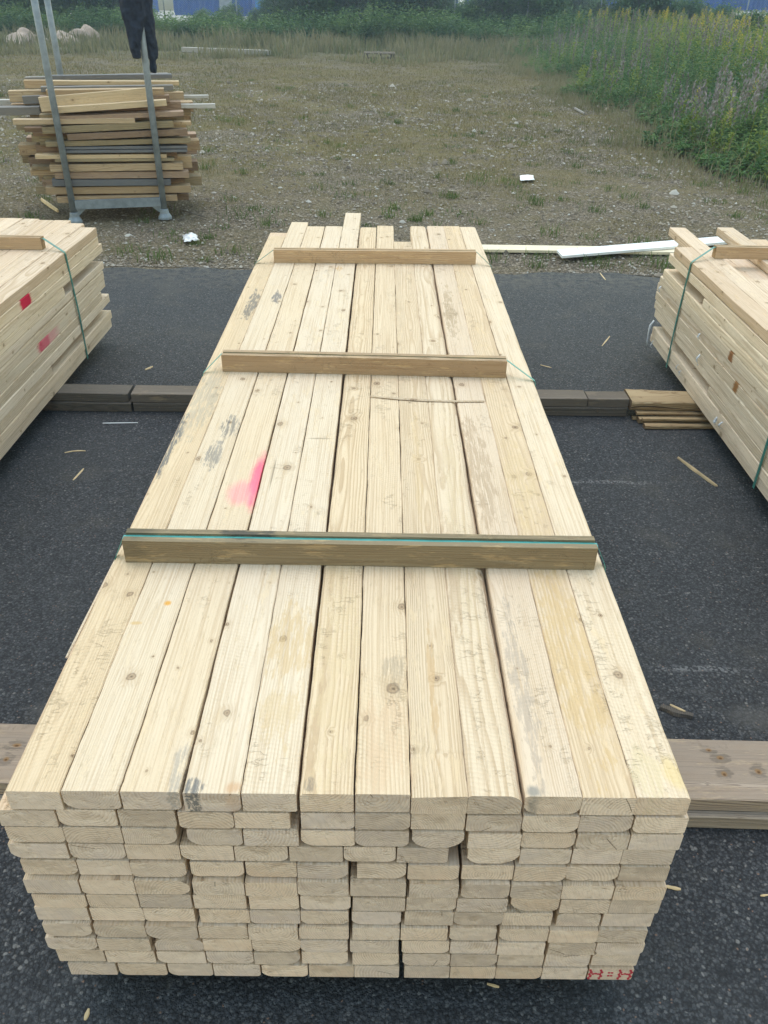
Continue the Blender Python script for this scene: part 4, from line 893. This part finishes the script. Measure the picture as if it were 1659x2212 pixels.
def weeds():
    x, y = spread(7200, 8.9, 40.); ed = x - veg_edge(y)
    h = rng.uniform(.45, 1.05, len(x)) * np.clip(.16 + ed * .36, .14, 1.0) * (1 + .38 * noise2(x, y, .9))
    V, F, _ = plant_leaves(x, y, h, 26, .17, .034, lo=.02)
    from_np('tall_weeds', V, F, L_WEED, kind='stuff', label='dense mass of tall green weeds', cat='weeds')
    x, y = spread(2700, 12., 33., pad=.35); k = noise2(x, y, .45) + rng.normal(0, .35, len(x)) > -.05; x, y = x[k], y[k]
    h = rng.uniform(.85, 1.35, len(x)) * np.clip(.3 + (x - veg_edge(y)) * .33, .3, 1.)
    V1, F1, top = plant_leaves(x, y, h, 8, .14, .03)
    m = 16; n = len(top); t = np.tile(np.linspace(0, 1, m), n); a = rng.random(n * m) * 6.28
    b = np.repeat(top, m, 0); b[:, 2] += (t - .6) * .30; rr = .016 * (1 - t * .6)
    d = np.stack([np.cos(a) * .5, np.sin(a) * .5, np.full(n * m, .85)], -1)
    V2, F2 = leaf_quads(b + d * rr[:, None], d, np.full(n * m, .05), np.full(n * m, .03), 0.)
    from_np('seed_spikes', V2, F2, L_SPIKE, kind='stuff', label='grey-purple faded seed spikes rising over the weeds', cat='weeds')
    from_np('spike_leaves', V1, F1, L_WEED, kind='stuff', label='leafy stems under the grey-purple seed spikes', cat='weeds')
    x, y = spread(3800, 10., 39., pad=.3); k = ((x > 6.8) & (y > 18)) | (rng.random(len(x)) < .10); x, y = x[k], y[k]
    h = rng.uniform(.8, 1.4, len(x)) * np.clip(.28 + (x - veg_edge(y)) * .33, .28, 1.)
    V1, F1, top = plant_leaves(x, y, h, 34, .17, .034, (.3, 1.1), lo=.25)
    from_np('goldenrod_stems', V1, F1, L_GOLD, kind='stuff', label='yellow-green goldenrod stems among the weeds', cat='weeds')
    k = rng.random(len(top)) < np.where((top[:, 1] > 19) & (top[:, 0] > 7), .22, .05); top = top[k]; n = len(top); m = 26; N = n * m
    t = np.tile(np.linspace(0, 1, m), n); a = np.tile(np.arange(m) * 2.4, n); b = np.repeat(top, m, 0); b[:, 2] += t * .2 - .1
    b[:, 0] += np.cos(a) * .06 * (1 - t); b[:, 1] += np.sin(a) * .06 * (1 - t)
    d = np.stack([np.cos(a) * .6, np.sin(a) * .6, np.full(N, .7)], -1)
    V2, F2 = leaf_quads(b, d, np.full(N, .05), np.full(N, .028), .1)
    from_np('goldenrod_flowers', V2, F2, L_YEL, kind='stuff', label='yellow goldenrod plumes among the weeds', cat='weeds')
    x, y = spread(1500, 10., 36., pad=.2)
    blades('dry_stalks', x, y, rng.uniform(.5, 1.3, len(x)) * np.clip(.3 + (x - veg_edge(y)) * .4, .3, 1.), rng.uniform(.012, .02, len(x)), rng.uniform(.05, .35, len(x)), G_DRY, 'dead brown stalks standing among the tall weeds', 'weeds')
    # weeds along the fence, left of the patch
    nw = 6500; x = -22 + rng.random(nw) * 30; y = 36.2 + rng.random(nw) * 4.6
    h = rng.uniform(.4, 1.15, nw) * np.where((x > -10.4) & (x < -5.4), .72, 1.) * (1 + .35 * noise2(x, y, .6))
    V, F, top = plant_leaves(x, y, h, 16, .26, .075)
    L2 = leafy('fence_weed_leaf', [(0., (.035, .085, .03)), (.4, (.075, .15, .045)), (.75, (.13, .21, .055)), (1., (.22, .28, .08))], .4)
    from_np('fence_weeds', V, F, L2, kind='stuff', label='green weeds growing along the foot of the fence', cat='weeds')
weeds()
def lone_weed(px, py, h, label, flower=True, seed=0):
    p = at(px, py, 0); E_ = empty('goldenrod_plant', (p.x, p.y, -.01), label=label, cat='plant')
    b = MB(); b.tube([(0, 0, 0), (.01, .01, h * .5), (.02, 0, h)], [.006, .005, .003], 5); b.build('stem', L_GOLD, E_)
    z = np.zeros(1); V, F, top = plant_leaves(z, z, np.array([h]), 44, .15, .022, (.2, 1.)); from_np('foliage', V, F, L_GOLD, E_)
    if flower:
        m = 60; a = np.arange(m) * 2.4; t = np.linspace(0, 1, m); b_ = np.stack([.02 + np.cos(a) * .07 * (1 - t) + t * .05, np.sin(a) * .07 * (1 - t), h - .12 + t * .2], -1)
        d = np.stack([np.cos(a) * .6, np.sin(a) * .6, np.full(m, .5)], -1); V, F = leaf_quads(b_, d, np.full(m, .035), np.full(m, .018), .2); from_np('flower_plume', V, F, L_YEL, E_)
lone_weed(1545, 345, .55, 'goldenrod with one leaning yellow plume at the edge of the weeds')
lone_weed(1600, 372, .75, 'tall feathery goldenrod without flowers at the edge of the weeds', False)
lone_weed(1652, 402, .5, 'low goldenrod with yellow plume beside the gravel corner')

# ------------------------------------------------------------------ shrubs along the fence
def bush_mesh(i, rx, rz, nl=6000):
    r2 = np.random.default_rng(100 + i); cl = 60
    c = r2.normal(0, 1, (cl, 3)); c /= np.linalg.norm(c, axis=1, keepdims=True); c *= r2.random((cl, 1)) ** .4
    c = c * np.array([rx * .8, rx * .8, rz * .42]) + np.array([0, 0, rz * .55])
    k = r2.integers(0, cl, nl); b = c[k] + r2.normal(0, 1, (nl, 3)) * np.array([.19, .19, .18]); b[:, 2] = np.maximum(b[:, 2], .05)
    a = r2.random(nl) * 6.28; e = r2.uniform(-.2, 1.2, nl); d = np.stack([np.cos(a) * np.cos(e), np.sin(a) * np.cos(e), np.sin(e)], -1)
    return leaf_quads(b, d, r2.uniform(.14, .27, nl), r2.uniform(.055, .095, nl))
BM = []
def bush(px_x, y, s, i, label, sz=1.):
    E_ = empty('shrub', (px_x, y, -.02), rnd.uniform(0, 6), label=label, cat='shrub', group='shrubs along the fence'); E_.scale = (s, s, s * sz)
    V, F = bush_mesh(i, 1.35, 2.5)
    if len(BM) <= i % 5:
        o = from_np('crown', V, F, L_BUSH, E_); BM.append(o.data)
    else: link(bpy.data.objects.new('crown', BM[i % 5]), E_)
    b = MB(); rr = random.Random(i)
    for k in range(5):
        a = rr.uniform(0, 6.28); b.tube([(.05 * math.cos(a), .05 * math.sin(a), 0), (.3 * math.cos(a), .3 * math.sin(a), 1.), (.6 * math.cos(a), .6 * math.sin(a), 1.9)], [.025, .018, .008], 5)
    b.build('stems', W_DARK, E_)
def fx(px, Y):          # x at depth Y for a picture column near the top of the frame
    d = ray(px, 40); return d.x / d.y * Y
for i, (px, Y, s, sz) in enumerate(((-40, 35.6, 1.1, 1.), (70, 36., 1.1, 1.1), (170, 35.9, 1.2, 1.1), (255, 36.1, .95, 1.2), (650, 36.1, .95, 1.), (725, 36.3, 1.15, 1.1), (810, 36.2, 1.1, 1.1), (885, 36., 1.05, 1.), (950, 36.4, .7, 1.), (1045, 36., .8, 1.), (1130, 36.3, 1., 1.), (1220, 36., .8, 1.), (1330, 35., .8, .9), (1560, 34.5, .7, .8), (20, 35.2, 1.05, 1.), (120, 34.9, 1.2, 1.05), (215, 35.2, 1.0, 1.1), (300, 34.7, .55, 1.), (690, 35., .95, 1.1), (770, 35.5, 1.1, 1.15), (850, 34.8, .95, 1.1), (915, 35.6, 1.0, 1.), (610, 35.4, .7, 1.), (1080, 35.3, .95, 1.), (1180, 34.9, .85, 1.), (1260, 35.6, .75, .9), (1400, 33.4, .9, 1.), (1490, 34.6, .75, .9), (500, 36., .45, 1.), (560, 35.6, .4, 1.), (1010, 34.6, .6, .9), (440, 35.8, .4, .9))):
    Y += 5.4; s *= 1.12
    bush(fx(px, Y), Y, s, i, ('tallest dense' if s > 1.25 else 'dense dark' if s > 1. else 'low') + ' shrub behind the tarpaulin heaps' if px < 330 else 'low shrub before the grey-doored container' if px < 600 else ('tallest' if s > 1.2 else 'tall' if s > 1. else 'low') + ' shrub between the bright blue container and the small cabin' if px < 960 else ('tall' if s > 1. else 'low') + ' shrub between the small blue cabin and the long blue container' if px < 1300 else 'shrub rising above the goldenrod by the fence', sz)
bush(fx(1640, 30.), 30., .7, 2, 'leafy shrub rising from the weeds before the white stacked crates', .9)

# ------------------------------------------------------------------ fence
def fence():
    Y = 40.; x0 = fx(46, Y); step_ = fx(665, Y) - fx(509, Y); N = 14
    F_ = empty('chain_link_fence', (x0 - step_, Y, 0), label='tall chain-link fence on slim steel posts behind the shrubs', cat='fence')
    pm = None; wm = None
    w_ = MB(); H_ = 2.1; pit = .075; nd = int((step_ + H_) / pit)
    for k in range(nd):
        s = k * pit
        for sg in (1, -1):
            a, b = (s - H_, 0), (s, H_)
            if a[0] < 0: a = (0, H_ - s)
            if b[0] > step_: b = (step_, H_ - (s - step_))
            if a[0] >= b[0]: continue
            q = [(p[0] if sg > 0 else step_ - p[0], p[1]) for p in (a, b)]
            w_.tube([(q[0][0], 0, q[0][1] + .02), (q[1][0], 0.004 * sg, q[1][1] + .02)], .0022, 3, False)
    for k in range(N):
        if pm is None:
            b = MB(); b.tube([(0, 0, 0), (0, 0, 2.2)], .027, 8); o = b.build('post', MAT_GALV, F_, smooth=True); pm = o.data
        else: o = link(bpy.data.objects.new('post', pm), F_)
        o.location = (k * step_, 0, 0)
        if k < N - 1:
            if wm is None: o = w_.build('wire_mesh', MAT_WIRE, F_); wm = o.data
            else: o = link(bpy.data.objects.new('wire_mesh', wm), F_)
            o.location = (k * step_, -.03, 0)
            b = MB(); b.tube([(k * step_, 0, 2.16), ((k + 1) * step_, 0, 2.16)], .018, 6); b.build('top_rail', MAT_GALV, F_)
fence()

# ------------------------------------------------------------------ containers and goods behind the fence
def container(px0, px1, Y, mat, label, door=None, sign=None):
    xa, xb = fx(px0, Y), fx(px1, Y); L = xb - xa
    E_ = empty('site_container', (xa, Y, 0), label=label, cat='container')
    b = MB(); n = max(8, int(L / .28)); ring0, ring1 = [], []
    front = []
    for i in range(n):
        u = L * i / n; st = L / n
        front += [(u, 0.), (u + st * .35, 0.), (u + st * .5, .045), (u + st * .85, .045)]
    prof = front + [(L, 0.), (L, 2.4), (0., 2.4)]
    b.loft([[(p, q, .16) for p, q in prof], [(p, q, 2.6) for p, q in prof]]); b.build('wall', mat, E_)
    s = MB(); s.box((L / 2, 1.2, .08), (L + .06, 2.46, .16)); s.build('base_frame', mat, E_)
    s = MB(); s.box((L / 2, 1.2, 2.66), (L + .06, 2.46, .12)); s.build('roof', mat, E_)
    for x in (0, L):
        c = MB(); c.box((x, 0, 1.38), (.14, .1, 2.44)); c.build('corner_post', mat, E_)
    if door:
        d = MB(); d.box((fx(door, Y) - xa, -.03, 1.2), (.95, .06, 2.0)); dd = d.build('door', MAT_GREYM, E_)
        h = MB(); h.box((fx(door, Y) - xa + .36, -.08, 1.1), (.04, .04, .16)); h.build('handle', MAT_GALV, dd)
    if sign:
        g = MB(); p = at_plane(*sign, (0, Y, 0), (0, 1, 0)); g.box((p.x - xa, -.07, p.z), (.42, .02, .55)); g.build('notice', MAT_SIGN, E_)
container(-30, 330, 78, MAT_BLUE, 'blue site container behind the dense shrubs near the rack')
container(380, 545, 72, MAT_BLUE, 'blue site container with grey door seen through the fence gap', door=490)
container(556, 612, 68, MAT_BLUE2, 'bright blue container end beside the grey-doored one')
container(955, 1020, 64, MAT_BLUE, 'small blue cabin with a white notice on its wall', sign=(996, 8))
container(1160, 1440, 80, MAT_BLUE, 'long blue container behind the stacked white goods')
container(1450, 1700, 62, MAT_BLUE, 'blue container behind the goldenrod and white stacked crates')
def crates(px, Y, n, h, label):
    for i in range(n):
        x = fx(px, Y) + i * 1.25; E_ = empty('caged_crate', (x, Y, 0), label=label, cat='crate', group='caged crates by the containers')
        b = MB(); b.box((0, 0, .07), (1.1, 1.0, .14)); b.build('pallet_base', MAT_GREYM, E_)
        b = MB(); b.box((0, 0, h / 2 + .14), (1.0, .9, h)); b.build('tank', MAT_WHITE, E_)
        for z in (.3, .6, .9, 1.15):
            c = MB(); c.box((0, -.5, z), (1.1, .03, .03)); c.build('cage_bar', MAT_GALV, E_)
        for k in range(6):
            c = MB(); c.box((-.52 + k * .208, -.53, .68), (.03, .03, 1.08)); c.build('cage_bar', MAT_GALV, E_)
crates(1545, 57, 3, .95, 'white caged crate standing before the blue container')
crates(1240, 66, 4, .75, 'low white caged crate in the yard beyond the shrubs')

# ------------------------------------------------------------------ far litter: pallet, beam, tarpaulins
def pallet():
    p = at(786, 126); E_ = empty('wood_pallet', (p.x, p.y, 0), .02, label='weathered wooden pallet lying before the dry grass', cat='pallet')
    L = (at(851, 126) - p).length
    for k in range(5):
        b = MB(); b.box((L / 2, .1 + k * .2, .135), (L, .13, .025)); b.build('slat', W_GREY, E_)['seed'] = rnd.random()
    for x in (.07, L / 2, L - .07):
        b = MB(); b.box((x, .5, .07), (.12, .95, .10)); b.build('block', W_DARK, E_)['seed'] = rnd.random()
    b = MB(); b.box((L / 2, .04, .012), (L, .1, .022)); b.build('slat', W_GREY, E_)
pallet()
a, c = at(395, 112), at(583, 119); L = (c - a).length
bm_ = MB(); bm_.box((0, 0, .07), (L, .18, .14)); o = bm_.build('long_beam', OFF['silver'], None, label='long pale beam lying in the dry grass', cat='beam'); o.location = ((a + c) / 2); o.rotation_euler = (0, 0, math.atan2(c.y - a.y, c.x - a.x)); o['seed'] = .3
def tarp(pl, pr, hgt, dep, label, seed):
    a, c = at(*pl), at(*pr); d = c - a; L = d.length; n, m = 26, 14; V = []; F = []; rr = np.random.default_rng(seed); ph = rr.random(8) * 6
    for i in range(n):
        for j in range(m):
            s, t_ = i / (n - 1), j / (m - 1)
            z = hgt * (math.sin(math.pi * t_) ** .6) * (math.sin(math.pi * (s * .9 + .05)) ** .5) * (.72 + .2 * math.sin(s * 9 + ph[0]) + .16 * math.sin(s * 21 + t_ * 6 + ph[1])) + .03 * math.sin(s * 37 + t_ * 17 + ph[2])
            y = dep * (t_ - .5) * (.8 + .25 * math.sin(s * 7 + ph[3])) + .06 * math.sin(s * 23 + ph[4])
            V.append((s * L, y, max(z, 0) + .005))
    for i in range(n - 1):
        for j in range(m - 1): F.append((i * m + j, (i + 1) * m + j, (i + 1) * m + j + 1, i * m + j + 1))
    o = from_np('crumpled_tarpaulin', V, F, MAT_TARP, smooth=True, label=label, cat='tarpaulin'); o.location = a; o.rotation_euler = (0, 0, math.atan2(d.y, d.x))
tarp((8, 96), (98, 93), .5, 1.1, 'small crumpled pinkish tarpaulin heap in the grass', 1)
tarp((118, 95), (222, 92), .62, 1.2, 'larger crumpled tan tarpaulin heap in the grass', 2)

# ------------------------------------------------------------------ haze volume added to stand in for lens glare
def haze():
    b = MB(); b.box((0, 400, .35), (1000, 1100, 5.3)); o = b.build('haze', None, kind='stuff', label='thin bluish haze added over the whole yard for lens glare', cat='haze')
    t = NT('glare_haze'); t.t.nodes.remove(t.p)
    v = t.n('ShaderNodeVolumePrincipled', {'Color': (.62, .80, 1., 1.), 'Density': HAZE, 'Anisotropy': .2}); t.t.links.new(v, t.out.inputs['Volume'])
    o.data.materials.append(t.mat)
HAZE = .0020
haze()
